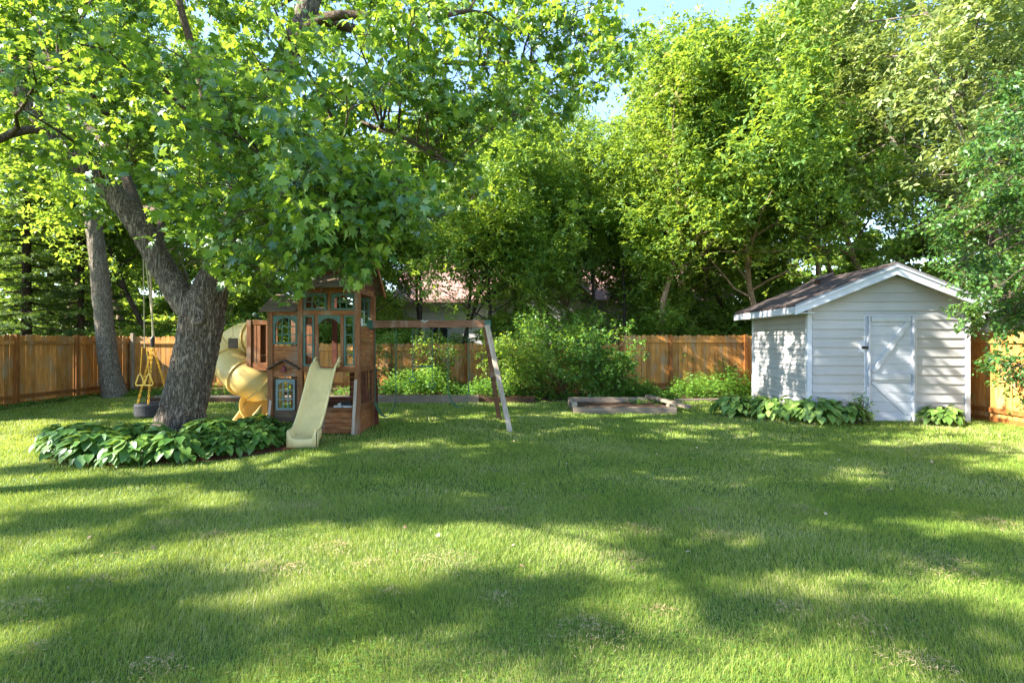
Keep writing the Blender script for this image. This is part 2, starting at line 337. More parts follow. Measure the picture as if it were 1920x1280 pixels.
def unit(v): return v/(np.linalg.norm(v)+1e-9)
def rot_about(v, ax, a):
    return v*math.cos(a)+np.cross(ax, v)*math.sin(a)+ax*ax.dot(v)*(1-math.cos(a))
class Tree:
    def __init__(s, seed): s.rng = np.random.default_rng(seed); s.br = []; s.tw = []
    def grow(s, p, d, L, r, lev, P):
        g = s.rng; n = P['seg'][lev]; last = len(P['seg'])-1
        pts = [p]; rr = [r]; d = unit(d); dirs = [d]
        for i in range(n):
            d = unit(d+g.normal(size=3)*P['wig'][lev]+np.array((0, 0, P['trop'][lev]))/n)
            p = p+d*L/n; pts.append(p); dirs.append(d); rr.append(r*(1-(1-P['taper'][lev])*(i+1)/n))
        s.br.append((pts, rr, lev))
        if lev == last: s.tw.append(np.array(pts)); return
        nc = P['n'][lev]; lo, hi = P['span'][lev]; ph = g.uniform(0, 6.28)
        for k in range(nc):
            t = lo+(hi-lo)*(k+g.uniform(.2, .8))/nc; x = t*n; i = min(int(x), n-1); q = pts[i]+(pts[i+1]-pts[i])*(x-i)
            dd = dirs[i+1]; ph += 2.4+g.normal()*.3
            ax = unit(np.cross(dd, np.array((.3, .1, 1.))+g.normal(size=3)*.01)); side = rot_about(ax, dd, ph)
            an = R(P['ang'][lev]+g.normal()*9); nd = dd*math.cos(an)+side*math.sin(an)
            ln = L*P['len'][lev]*(1.15-P.get('cone', .55)*t)*g.uniform(.75, 1.2)
            s.grow(q, nd, ln, max(rr[i]*P['rr'][lev], .004), lev+1, P)
        s.grow(pts[-1], d, L*P['len'][lev]*.6, rr[-1], lev+1, P)
    def wood(s, name, mat, parent, minr=0.0, segs=(10, 7, 5, 4, 3), off=(0, 0, 0)):
        mb = MB()
        for pts, rr, lev in s.br:
            if rr[0] < minr: continue
            mb.tube([Vector(tuple(map(float, q))) for q in pts], [float(x) for x in rr], segs[min(lev, 4)], cap=False)
        return mb.build(name, mat, parent, off, smooth=True)
    def foliage(s, name, mat, parent, per, size, tmpl, spread=.12, droop=.4, off=(0, 0, 0), flat=1.0, keep=None, smooth=False):
        g = s.rng; P = []; D = []
        for tw in s.tw:
            n = max(1, int(per*g.uniform(.6, 1.3))); t = g.uniform(.05, 1.0, n)*(len(tw)-1)
            i = np.minimum(t.astype(int), len(tw)-2); a = tw[i]; b = tw[i+1]
            P.append(a+(b-a)*(t-i)[:, None]); D.append((b-a))
        P = np.concatenate(P); D = np.concatenate(D); n = len(P)
        D /= np.linalg.norm(D, axis=1, keepdims=True)+1e-9
        P = P+g.normal(size=(n, 3))*spread
        f = D*.5+g.normal(size=(n, 3))*.75; f[:, 2] = f[:, 2]*.5-droop
        nr = g.normal(size=(n, 3))*.55; nr[:, 2] += flat
        if keep is not None:
            kk = keep(P); P, f, nr = P[kk], f[kk], nr[kk]; n = len(P)
        return leaves(name, P-np.array(off), f, nr, size*g.uniform(.5, 1.25, n), tmpl, mat, parent, smooth)

# ------------------------------------------------------------------ ground
def disk(name, cx, cy, rx, ry, z, mat, seed=0, n=48, dome=0.05):
    mb = MB(); vs = [(cx, cy, z+dome)]
    for r in (.5, 1):
        for i in range(n):
            a = 6.2832*i/n; k = r*(1+(.06*math.sin(3*a+seed)+.04*math.sin(7*a+seed*2))*r)
            vs.append((cx+rx*k*math.cos(a), cy+ry*k*math.sin(a), z+dome*(1-r*r)+(0 if r < 1 else -.02)))
    fs = [(0, 1+i, 1+(i+1) % n) for i in range(n)]+[(1+i, 1+n+i, 1+n+(i+1) % n, 1+(i+1) % n) for i in range(n)]
    mb.add(vs, fs); o = mb.build(name, mat, smooth=True); o['kind'] = 'structure'; return o
gm = MB(); gm.add([(-300, -60, 0), (300, -60, 0), (300, 500, 0), (-300, 500, 0)], [(0, 1, 2, 3)])
lawn = gm.build('lawn', MT['lawn']); lawn['kind'] = 'structure'
MAPLE = (-5.3, 8.6)
disk('mulch_bed', -5.0, 8.15, 1.85, 1.35, .01, MT['mulch'], 1)
b = MB(); b.box((-9.5, 13.85, -.1), (.6, 16.9, .14)); o = b.build('garden_soil', MT['soil']); o['kind'] = 'structure'
b = MB(); b.box((.6, 14.2, -.1), (7.6, 16.9, .03)); o = b.build('garden_soil', MT['soil']); o['kind'] = 'structure'

def in_bed(x, y):
    m = ((x+5.0)/1.8)**2+((y-8.15)/1.3)**2 < 1
    m |= (y > 13.75) & (x > -9.5) & (x < .6)
    m |= (y > 14.2) & (x >= .6) & (x < 7.6)
    m |= (y > 16.95) | (x < -12.15) | (x > 9.5)
    m |= (x > 1.4) & (x < 3.65) & (y > 11.8) & (y < 13.4)
    m |= (x > 5.9) & (x < 9.2) & (y > 10.72) & (y < 13.8)
    m |= (x > -4.1) & (x < -2.65) & (y > 9.2) & (y < 10.3)
    return m
def grass():
    g = np.random.default_rng(7); XS = []; YS = []; WD = []; HT = []
    for y0, y1, den, w, h in ((2.0, 3.6, 17000, .0019, .040), (3.6, 5.5, 9500, .0027, .040), (5.5, 8.5, 4200, .0043, .042), (8.5, 12.5, 1600, .008, .05), (12.5, 17, 800, .013, .055)):
        A = (y1-y0)*2*(1.0*y1+.8); n = int(A*den)
        x = g.uniform(-(y1*1.0+.8), y1*1.0+.8, n); y = g.uniform(y0, y1, n)
        k = (np.abs(x) < y*1.0+.8) & ~in_bed(x, y); x = x[k]; y = y[k]; n = len(x)
        XS.append(x); YS.append(y); WD.append(np.full(n, w)*g.uniform(.7, 1.3, n)); HT.append(np.full(n, h))
    x = np.concatenate(XS); y = np.concatenate(YS); w = np.concatenate(WD); h = np.concatenate(HT); n = len(x)
    cl = .5+.25*np.sin(x*5.1+1.7*np.sin(y*3.3))+.25*np.sin(y*6.3+2.1*np.sin(x*2.9+1))
    c2 = .5+.5*np.sin(x*1.3+2*np.sin(y*.9))*np.sin(y*1.7+x*.4)
    h = h*(.55+.55*cl+.25*c2)*g.uniform(.55, 1.25, n)
    lean_a = 6.28*(.5+.5*np.sin(x*2.2+y*1.1))*.5+g.normal(size=n)*1.3; lean = h*np.abs(g.normal(size=n)*.45+.35)
    ta = g.uniform(0, 3.1416, n); sx = np.cos(ta)*w/2; sy = np.sin(ta)*w/2
    lx = np.cos(lean_a)*lean; ly = np.sin(lean_a)*lean; z = np.zeros(n)
    V = np.stack([np.stack([x-sx, y-sy, z], 1), np.stack([x+sx, y+sy, z], 1),
                  np.stack([x+sx*.8+lx*.35, y+sy*.8+ly*.35, h*.6], 1), np.stack([x-sx*.8+lx*.35, y-sy*.8+ly*.35, h*.6], 1),
                  np.stack([x+lx, y+ly, h*.97], 1)], 1).reshape(-1, 3)
    base = np.arange(n)*5
    loops = np.stack([base, base+1, base+2, base+3, base+3, base+2, base+4], 1).ravel()
    tot = np.tile([4, 3], n); st = np.concatenate([[0], np.cumsum(tot)[:-1]])
    o = fast_mesh('grass', V, loops, st, tot, MT['grass'])
    tag(o, 'short green lawn grass covering the whole backyard', 'grass', kind='stuff')
grass()
def fallen():
    g = np.random.default_rng(19); n = 90; Y = g.uniform(3.6, 11, n); X = g.uniform(-.95, .95, n)*Y; k = ~in_bed(X, Y); X = X[k]; Y = Y[k]; n = len(X)
    P = np.stack([X, Y, np.full(n, .045)], 1); f = g.normal(size=(n, 3)); f[:, 2] *= .3; nr = g.normal(size=(n, 3))*.4; nr[:, 2] += 1
    tag(leaves('fallen_leaves', P, f, nr, g.uniform(.02, .038, n), T_MAPLE, MT['dry']), 'a few small dry leaves lying on the grass', 'fallen leaves', kind='stuff')
fallen()
def clover():
    g = np.random.default_rng(17); P = []
    for k in range(45):
        Y = g.uniform(2.4, 6); X = g.uniform(-1, 1)*Y; r = g.uniform(.08, .3); n = int(r*r*2600); q = g.normal(size=(n, 3))*r*.6; q[:, 2] = g.uniform(.022, .04, n); P.append(q+np.array((X, Y, 0)))
    P = np.concatenate(P); P = P[~in_bed(P[:, 0], P[:, 1])]; n = len(P); P = np.repeat(P, 3, 0); a = np.repeat(g.uniform(0, 6.28, n), 3)+np.tile([0, 2.09, 4.19], n)
    f = np.stack([np.cos(a), np.sin(a), .25*np.ones(3*n)], 1); nr = g.normal(size=(3*n, 3))*.15; nr[:, 2] += 1
    T = ([(0, 0, 0), (.55, .42, .04), (1, .28, 0), (1, -.28, 0), (.55, -.42, .04)], [(0, 4, 3, 2, 1)])
    tag(leaves('clover', P, f, nr, g.uniform(.007, .012, 3*n), T, MT['dark_leaf']), 'small patches of clover growing in the front lawn', 'clover', kind='stuff')
clover()
def clippings():
    g = np.random.default_rng(11); P = []
    spots = [(570, 957, .16), (1105, 1190, .13), (1770, 1070, .2), (830, 1062, .16), (1200, 1000, .14), (1300, 965, .10), (1083, 940, .08), (940, 965, .12), (35, 1150, .13), (630, 1032, .11), (545, 1075, .08), (1720, 1255, .10), (290, 1262, .08), (1180, 1052, .09), (490, 1070, .08), (1860, 985, .12), (1640, 925, .08), (735, 1120, .06), (1480, 1150, .07), (180, 1098, .08), (1130, 790, .15), (940, 1130, .06), (1500, 960, .1), (320, 990, .1), (1240, 1155, .05), (1620, 1180, .08), (75, 1225, .06), (690, 1065, .07), (400, 1010, .06), (1350, 1010, .1)]
    for px, py, r in spots:
        Y = 1600/(py-640); n = int(300*(r/.1)**1.5); q = g.normal(size=(n, 3))*np.array((r, r*.8, 0))
        q[:, 2] = np.abs(g.normal(size=n))*.012+.03*np.exp(-(q[:, 0]**2+q[:, 1]**2)/r**2)+.02
        P.append(q+np.array(((px-960)/F*Y, Y, 0)))
    n = 1500; yy = g.uniform(2.3, 12, n); xx = g.uniform(-1, 1, n)*yy; k = ~in_bed(xx, yy); n = k.sum(); P.append(np.stack([xx[k], yy[k], g.uniform(.025, .05, n)], 1))
    P = np.concatenate(P); n = len(P); f = g.normal(size=(n, 3)); f[:, 2] *= .25; nr = g.normal(size=(n, 3))*.3; nr[:, 2] += 1
    T = ([(0, 0, 0), (.5, .05, .06), (1, 0, 0), (.5, -.05, .06)], [(0, 3, 2, 1)])
    o = leaves('dry_grass', P, f, nr, g.uniform(.015, .034, n), T, MT['dry'])
    tag(o, 'tan tufts of dead mown grass scattered over the lawn', 'dry grass', kind='stuff')
clippings()

# ------------------------------------------------------------------ fences
def fence(A, B, h, label, posts, grey=(), side=1, seed=0, lowtrim=True):
    """run from A to B (world xy); local +x along the run, local -y*side faces the yard"""
    rng = random.Random(seed); A = Vector((*A, 0)); B = Vector((*B, 0)); L = (B-A).length; d = (B-A).normalized(); rz = math.atan2(d.y, d.x)
    root = empty('wooden_fence', A, label, 'fence', 'cedar fence runs round the yard', rz)
    mb = MB(); x = 0
    while x < L-.02:
        w = min(.138+rng.uniform(-.004, .004), L-x); hh = h+rng.uniform(-.018, .016); t = .018; dy = rng.uniform(-.003, .003); e = .035
        tl = rng.uniform(-.004, .004)
        pts = [(x, .05), (x+w, .05), (x+w+tl, hh-e), (x+w-e+tl, hh), (x+e+tl, hh), (x+tl, hh-e)]
        mb.prism(pts, dy-t/2, dy+t/2)
        x += w+rng.choice([.003, .004, .005, .006, .008, .013])
    mb.build('picket_panel', MT['fence'], root)
    for zc in (h-.19, .24):
        r = MB(); x = 0
        for p in list(posts)+[L]:
            if p-x > .12: r.box((x+.001, -side*.012, zc-.045), (p-.047, -side*.052, zc+.045))
            x = p+.047
        r.build('rail', MT['fence_post'] if zc < 1 else MT['fence'], root, bevel=.003)
    for k, p in enumerate(posts):
        r = MB(); gp = k in grey; hh = h+(.10 if gp else .015)
        r.box((p-.045, -side*.0125, -.1), (p+.045, -side*.105, hh))
        po = r.build('post', MT['grey_post'] if gp else MT['fence_post'], root, bevel=.004)
        if gp: po['label'] = 'weathered grey post taller than the pickets'
    if lowtrim:
        r = MB(); r.box((0, -side*.012, .0), (L, -side*.03, .10)); r.build('kick_board', MT['fence_post'], root)
    return root
fence((-12.3, 3.0), (-12.2, 17.0), 1.76, 'cedar fence along the left side of the lawn, behind the tyre swing', [.5, 2.9, 5.3, 7.6, 10.1, 11.9], side=1, seed=1)
fence((-12.2, 17.0), (-8.9, 17.0), 1.76, 'high stretch of cedar fence by the left corner, seen left of the maple trunk', [.15, 2.4], grey=(0,), side=1, seed=2)
fence((-8.88, 17.02), (3.4, 17.02), 1.54, 'lower stretch of cedar fence behind the swings and the playhouse', [.2, 2.6, 5.0, 7.4, 9.8], side=1, seed=3)
fence((3.42, 17.0), (9.5, 17.0), 1.80, 'cedar fence between the big green bush and the white shed', [.05, 1.62, 4.0], side=1, seed=4)
fence((9.58, 17.0), (9.58, 2.5), 1.80, 'cedar fence to the right of the shed, partly behind hanging leaves', [.3, 2.7, 5.1, 7.4, 9.8, 12.2], side=1, seed=5)

# ------------------------------------------------------------------ raised bed, edging
def sandbox():
    root = empty('garden_box', (2.5, 12.6, 0), 'low weathered timber garden box lying on the lawn in front of the bush', 'garden box'); off = root.location
    for nm, a, bq, z in (('front_board', (1.36, 11.8), (3.62, 11.74), .075), ('back_board', (1.42, 13.42), (3.72, 13.4), .10), ('side_board', (1.385, 11.9), (1.44, 13.36), .08), ('side_board', (3.62, 11.95), (3.8, 13.36), .09)):
        m = MB(); m.bar((*a, z), (*bq, z), .09, .15 if nm != 'back_board' else .2); m.build(nm, MT['timber'], root, off, bevel=.006)
    m = MB(); m.bar((3.42, 13.45, .225), (3.93, 11.82, .15), .13, .07); o = m.build('loose_board', MT['timber'], root, off, bevel=.006); o['label'] = 'loose board tipped on the right edge'
    m = MB(); m.bar((1.40, 11.89, .172), (1.46, 12.5, .175), .12, .03); m.build('corner_seat', MT['grey_wood'], root, off, bevel=.004)
    m = MB(); m.box((1.44, 11.85, -.05), (3.6, 13.32, .09)); m.build('soil_fill', MT['soil'], root, off)
sandbox()
for x0, x1, Y, h, lab in ((-3.75, -.86, 13.8, .21, 'grey timber edging board of the raised bed behind the swings'), (-9.3, -3.85, 13.9, .19, 'grey timber edging board behind the maple trunk and the tube slide')):
    m = MB(); m.bar((x0, Y, h/2), (x1, Y, h/2), .09, h); o = m.build('bed_edging', MT['timber'], bevel=.008); tag(o, lab, 'edging', 'timber edging of the beds')
m = MB(); m.bar((4.3, 14.1, .04), (6.0, 14.25, .04), .09, .09); tag(m.build('bed_edging', MT['timber'], bevel=.008), 'thin low edging board near the shed, half sunk in grass', 'edging', 'timber edging of the beds')

# ------------------------------------------------------------------ shed
def shed():
    rz = R(-3.2); root = empty('garden_shed', (5.97, 10.74, 0), 'white garden shed with lap siding and a plank door', 'shed', None, rz)
    Wd = 3.06; D = 2.78; H = 2.33; ax = Wd/2; sl_ = .415; oh = .40; of = .30
    top = lambda x: H+(ax-abs(x-ax))*sl_
    m = MB(); m.prism([(0.02, 0), (Wd-.02, 0), (Wd-.02, H-.02), (ax, H+ax*sl_+.012), (.02, H+.01)], .02, D-.02); m.build('wall', MT['siding'], root)
    m = MB(); p = .182; z = .03; dx0, dx1 = 1.10, 2.06
    def lap(x0, x1, za, zb):
        if x1-x0 < .02: return
        m.add([(x0, .017, za), (x1, .017, za), (x1, -.024, za), (x0, -.024, za), (x0, .017, zb), (x1, .017, zb), (x1, .0, zb), (x0, 0, zb)],
              [(0, 1, 2, 3), (3, 2, 6, 7), (7, 6, 5, 4), (0, 3, 7, 4), (1, 5, 6, 2)])
    while z < H+ax*sl_-.03:
        zb = z+p-.001
        if z >= H-.02:
            hw = min((H+ax*sl_+.016-z)/sl_, ax+.0); hw2 = max((H+ax*sl_+.016-zb)/sl_, .01)
            m.add([(ax-hw, .017, z), (ax+hw, .017, z), (ax+hw, -.024, z), (ax-hw, -.024, z), (ax-hw2, .017, zb), (ax+hw2, .017, zb), (ax+hw2, 0, zb), (ax-hw2, 0, zb)],
                  [(0, 1, 2, 3), (3, 2, 6, 7), (7, 6, 5, 4), (0, 3, 7, 4), (1, 5, 6, 2)])
        elif z > 2.09: lap(.07, Wd-.07, z, zb)
        elif zb > 2.12:
            lap(.07, dx0-.03, z, zb); lap(dx1+.03, Wd-.07, z, zb); lap(dx0-.03, dx1+.03, 2.145, zb)
        else: lap(.07, dx0-.03, z, zb); lap(dx1+.03, Wd-.07, z, zb)
        z += p
    m.build('front_siding', MT['siding'], root)
    p2 = .108
    for xs, sg in ((0, -1), (Wd, 1)):
        m = MB(); z = .03
        while z < H-.02:
            zb = min(z+p2-.001, H)
            a, bb, c = xs-sg*.017, xs+sg*.026, xs
            m.add([(a, .07, z), (a, D-.05, z), (bb, D-.05, z), (bb, .07, z), (a, .07, zb), (a, D-.05, zb), (c, D-.05, zb), (c, .07, zb)],
                  [(0, 1, 2, 3), (3, 2, 6, 7), (4, 7, 6, 5), (0, 3, 7, 4), (1, 5, 6, 2)])
            z += p2
        m.build('side_siding', MT['siding'], root)
    for x, y in ((-.035, -.035), (Wd-.055, -.035), (-.035, D-.055), (Wd-.055, D-.055)):
        m = MB(); m.box((x, y, 0), (x+.09, y+.09, H-.01)); m.build('corner_board', MT['shed_trim'], root, bevel=.003)
    # roof
    t = .05
    for sg in (-1, 1):
        xe = ax+sg*(ax+oh); ze = H-oh*sl_+.12; zr = H+ax*sl_+.12
        m = MB(); pts = [(xe, ze), (xe, ze+t), (ax, zr+t), (ax, zr)]
        if sg > 0: pts = pts[::-1]
        m.prism(pts, -of-.02, D+.25)
        m.build('roof', MT['shed_roof'], root, uv=lambda c: (c.y, abs(c.x-1.53)*1.08))
        m = MB(); fh = .165     # rake board on the gable
        pts = [(xe, ze-fh+.0), (xe, ze-.002), (ax, zr-.002), (ax, zr-fh-.02)]
        if sg > 0: pts = pts[::-1]
        m.prism(pts, -of-.0, -of+.025); m.build('rake_board', MT['shed_trim'], root)
        m = MB(); pts = [(xe, ze-.04), (xe, ze+t-.01), (ax, zr+t-.01), (ax, zr-.04)]
        if sg > 0: pts = pts[::-1]
        m.prism(pts, -of-.018-.002, -of-.001); m.build('rake_trim', MT['shed_trim'], root)
        m = MB(); m.box((min(xe, xe-sg*.022), -of+.026, ze-.14), (max(xe, xe-sg*.022), D+.25, ze-.003)); m.build('fascia', MT['shed_trim'], root)
        m = MB(); x0 = xe-sg*.024; x1 = ax+sg*(ax+.012); m.box((min(x0, x1), -of+.026, ze-.13), (max(x0, x1), D+.24, ze-.115)); m.build('soffit', MT['shed_trim'], root)
        m = MB(); pts = [(xe-sg*.03, ze-.10), (xe-sg*.03, ze-.09), (ax, zr-.09+.012), (ax, zr-.10+.012)]
        if sg > 0: pts = pts[::-1]
        m.prism(pts, -of+.026, -.013); m.build('gable_soffit', MT['shed_trim'], root)
    m = MB(); m.prism([(ax-.16, zr+t-.16*sl_+.005), (ax, zr+t+.012), (ax+.16, zr+t-.16*sl_+.005), (ax, zr+t+.002)], -of-.02, D+.25); m.build('ridge_cap', MT['shed_roof'], root, uv=lambda c: (c.y*1.0, c.x))
    xv = ax-.42; zv = H+ax*sl_+.12+t-.42*sl_
    mm = Matrix.Translation((xv, 1.55, zv)) @ Matrix.Rotation(-math.atan(sl_), 4, 'Y')
    m = MB(); m.box((-.15, -.15, -.01), (.15, .15, .10), mm); m.box((-.21, -.19, .101), (.17, .19, .15), mm); m.build('roof_vent', MT['vent'], root, bevel=.012)
    # door
    z0, z1 = .02, 2.10; y = -.004
    m = MB()
    for a, bb in (((dx0-.03, -.02, 0), (dx0-.004, .0165, z1+.04)), ((dx1+.004, -.02, 0), (dx1+.03, .0165, z1+.04)), ((dx0-.0035, -.02, z1+.006), (dx1+.0035, .0165, z1+.04))): m.box(a, bb)
    m.build('door_frame', MT['shed_trim'], root)
    m = MB(); nb = 11; x = z0
    for i in range(nb):
        za = z0+(z1-z0)*i/nb; zb = z0+(z1-z0)*(i+1)/nb-.011; m.box((dx0+.01, -.006, za), (dx1-.01, .012, zb))
    m.box((dx0, .013, z0), (dx1, .019, z1))
    door = m.build('door', MT['shed_door'], root)
    def piece(nm, a, bb, w, yy=-.024, th=.034):
        q = MB(); q.bar((a[0], yy, a[1]), (bb[0], yy, bb[1]), th, w); q.build(nm, MT['shed_door'], door, bevel=.003)
    L_, R_ = dx0+.052, dx1-.052
    piece('stile', (L_, z0), (L_, z1), .095); piece('stile', (R_, z0), (R_, z1), .095)
    piece('rail', (L_+.049, z1-.05), (R_-.049, z1-.05), .10); piece('rail', (L_+.049, .90), (R_-.049, .90), .13); piece('rail', (L_+.049, z0+.05), (R_-.049, z0+.05), .10)
    piece('brace', (L_+.09, .985), (R_-.09, z1-.12), .095, -.021, .028); piece('brace', (L_+.07, .80), (R_-.12, z0+.13), .075, -.021, .028)
    m = MB(); m.box((dx0-.13, -.03, 1.38), (dx0-.035, -.013, 1.60)); m.build('latch_block', MT['shed_trim'], root)
    m = MB(); m.box((dx0-.085, -.045, 1.455), (dx0+.065, -.0325, 1.505)); m.tube([(dx0+.0, -.06, 1.48), (dx0+.0, -.035, 1.48)], .022, 10); m.tube([(dx0-.06, -.052, 1.48), (dx0+.05, -.052, 1.48)], .008, 8)
    m.build('latch', MT['black_metal'], root)
shed()

# ------------------------------------------------------------------ playhouse
def arch_frame(mb, x0, x1, z0, z1, y0, y1, cols, rows, w=.035, arch=.10, bar=.018):
    mb.box((x0, y0, z0), (x0+w, y1, z1)); mb.box((x1-w, y0, z0), (x1, y1, z1)); mb.box((x0+w, y0, z0), (x1-w, y1, z0+w))
    xa, xb = x0+w, x1-w; n = 8; pts = [(xa, z1)]
    pts = [(xb, z1-.0), (xa, z1)]+[(xa+(xb-xa)*i/n, z1-w-arch*(1-math.sin(math.pi*i/n))) for i in range(n+1)]
    for i in range(n):
        a = (xa+(xb-xa)*i/n, z1-w-arch*(1-math.sin(math.pi*i/n))); c = (xa+(xb-xa)*(i+1)/n, z1-w-arch*(1-math.sin(math.pi*(i+1)/n)))
        mb.prism([a, c, (c[0], z1), (a[0], z1)], y0, y1)
    ym = (y0+y1)/2
    for c in range(1, cols):
        x = xa+(xb-xa)*c/cols; zt = z1-w-arch*(1-math.sin(math.pi*c/cols))
        mb.box((x-bar/2, ym-.01, z0+w), (x+bar/2, ym+.01, zt+.005))
    for r in range(1, rows):
        z = z0+w+(z1-arch*.5-z0-w)*r/rows; mb.box((xa, ym-.012, z-bar/2), (xb, ym+.012, z+bar/2))
def planks(mb, x0, x1, z0, z1, y, p=.09, th=.02):
    z = z0
    while z < z1-.01:
        zb = min(z+p-.006, z1); mb.box((x0, y, z), (x1, y+th, zb)); z += p
def planks_side(mb, y0, y1, z0, z1, x, p=.09, th=.02):
    z = z0
    while z < z1-.01:
        zb = min(z+p-.006, z1); mb.box((x, y0, z), (x+th, y1, zb)); z += p
def playhouse():
    root = empty('wooden_playhouse', (-3.3, 9.7, 0), 'brown cedar playhouse tower with a yellow slide, tube slide and swing beam', 'playhouse'); off = root.location
    def B(m, nm, mt, par=None, **k): return m.build(nm, MT[mt], par or root, off, **k)
    YF = 9.14; YB = 10.12; XL, XM, XR = -4.13, -3.615, -2.64
    P = .045
    for x, y, h in ((XL, YF, 2.12), (XM, YF-.01, 2.47), (XR, YF-.01, 2.47), (XR, YB, 2.47), (-3.82, YB, 2.43), (XL, YB, 2.12)):
        m = MB(); m.box((x-P, y-P, -.05), (x+P, y+P, h)); B(m, 'post', 'cedar_post', bevel=.005)
    for x in (-3.345, -2.905):
        m = MB(); m.box((x-.028, YF-.03, 1.17), (x+.028, YF+.03, 2.05)); B(m, 'stud', 'cedar_post', bevel=.004)
    m = MB(); m.box((-3.155, YF-.03, 2.135), (-3.095, YF+.03, 2.44)); B(m, 'stud', 'cedar_post', bevel=.004)
    for nm, a, b_ in (('header', (XM+P, YF-.04, 2.05), (XR-P, YF+.03, 2.13)), ('top_beam', (XM+P, YF-.035, 2.43), (XR-P, YF+.03, 2.53)), ('floor_beam', (XM+P, YF-.04, 1.08), (XR-P, YF+.02, 1.17)),
                     ('header', (XL+P, YF-.03, 2.05), (XM-P, YF+.03, 2.12)), ('floor_beam', (XR-.03, YF+P, 1.08), (XR+.04, YB-P, 1.17)), ('top_beam', (XR-.02, YF+P, 2.43), (XR+.03, YB-P, 2.53)), ('top_beam', (XM+P, YB-.02, 2.43), (XR-P, YB+.03, 2.53))):
        m = MB(); m.box(a, b_); B(m, nm, 'cedar', bevel=.004)
    m = MB()
    for k in range(9):
        y = YF+.035+k*.104; m.box((-4.72, y, 1.10), (-2.68, y+.099, 1.13)) if y > 9.5 else m.box((XL+P, y, 1.10), (-2.68, y+.099, 1.13))
    B(m, 'deck', 'cedar')
    # front wall of the left bay
    m = MB(); planks(m, XL+P, XM-P, 1.17, 1.53, YF-.012); B(m, 'wall_siding', 'cedar')
    m = MB(); arch_frame(m, XL+P+.005, XM-P-.005, 1.55, 2.04, YF-.035, YF+.01, 3, 3); B(m, 'window_frame', 'green_frame')
    # upper windows of the tower
    for x0, x1 in ((XM+P+.005, -3.165), (-3.085, XR-P-.005)):
        m = MB(); arch_frame(m, x0, x1, 2.135, 2.425, YF-.035, YF+.01, 3, 2, arch=.07); B(m, 'window_frame', 'green_frame')
    for x0, x1 in ((XM+P+.005, -3.38), (-2.87, XR-P-.005)):
        m = MB(); arch_frame(m, x0, x1, 1.18, 2.045, YF-.035, YF+.01, 1, 5, w=.03, arch=0.0); B(m, 'window_frame', 'green_frame')
    m = MB(); n = 12; xa, xb = -3.316, -2.934
    for i in range(n):
        f = lambda t: 2.0-.11*(1-math.sin(math.pi*t))
        t0, t1 = i/n, (i+1)/n; m.prism([(xa+(xb-xa)*t0, f(t0)), (xa+(xb-xa)*t1, f(t1)), (xa+(xb-xa)*t1, 2.048), (xa+(xb-xa)*t0, 2.048)], YF-.03, YF+.01)
    B(m, 'door_arch', 'green_frame')
    # rear wall with its arch and dark siding
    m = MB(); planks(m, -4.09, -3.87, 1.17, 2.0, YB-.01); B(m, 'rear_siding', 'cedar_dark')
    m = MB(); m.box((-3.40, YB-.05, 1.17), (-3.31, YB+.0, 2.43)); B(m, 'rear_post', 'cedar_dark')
    m = MB()
    for i in range(10):
        f = lambda t: 2.02-.09*(1-math.sin(math.pi*t)); t0, t1 = i/10, (i+1)/10
        m.prism([(-3.765+.36*t0, f(t0)), (-3.765+.36*t1, f(t1)), (-3.765+.36*t1, f(t1)+.03), (-3.765+.36*t0, f(t0)+.03)], YB-.03, YB)
        m.prism([(-3.765+.36*t0, f(t0)+.12), (-3.765+.36*t1, f(t1)+.12), (-3.765+.36*t1, f(t1)+.15), (-3.765+.36*t0, f(t0)+.15)], YB-.03, YB)
    for q in (-3.67, -3.58, -3.49): m.box((q-.012, YB-.025, 1.95), (q+.012, YB-.005, 2.14))
    m.box((-3.765, YB-.03, 2.22), (-3.41, YB, 2.25)); B(m, 'rear_arch', 'door_wood')
    m = MB(); arch_frame(m, -2.91, -2.69, 1.9, 2.42, YB-.03, YB, 2, 2, arch=.05); B(m, 'rear_window_frame', 'green_frame')
    # right side wall
    m = MB(); planks_side(m, YF+P, YB-P, 1.17, 1.86, XR+.0); B(m, 'side_siding', 'cedar')
    m = MB(); planks_side(m, YF+P, YB-P, .03, .50, XR+.0); B(m, 'side_siding', 'cedar')
    m = MB()
    for y in (9.35, 9.54, 9.73, 9.92): m.box((XR-.01, y-.03, .50), (XR+.02, y+.03, 1.08))
    B(m, 'side_slats', 'cedar_dark')
    m = MB(); m.box((XR+.046, YF-.01, 1.86), (XR+.075, YF+.05, 2.0)); B(m, 'grab_handle', 'grey_plastic', bevel=.01)
    # lower front: counter wall, door bay
    m = MB(); planks(m, -3.2, XR-P, .03, .44, YF-.01); planks(m, XM+P, -3.2, .03, .44, YF-.01); B(m, 'counter_wall', 'cedar')
    m = MB(); m.box((XM+P, YF-.06, .44), (XR-P, YF+.14, .465)); B(m, 'counter_top', 'cedar', bevel=.004)
    m = MB(); m.box((-3.06, YF+.0, .467), (-2.92, YF+.12, .50)); m.box((-2.90, YF+.0, .467), (-2.74, YF+.12, .495)); m.box((-3.0, YF+.02, .503), (-2.95, YF+.08, .54)); B(m, 'toy_sink', 'grey_plastic', bevel=.006)
    m = MB(); m.box((-2.98, YF+.125, .467), (-2.8, YF+.16, .56)); B(m, 'toy_stove', 'black_metal', bevel=.005)
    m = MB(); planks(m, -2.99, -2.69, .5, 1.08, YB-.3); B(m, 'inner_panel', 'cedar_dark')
    m = MB(); planks(m, -4.08, -3.0, .03, .55, YB-.01); B(m, 'rear_siding', 'cedar_dark')
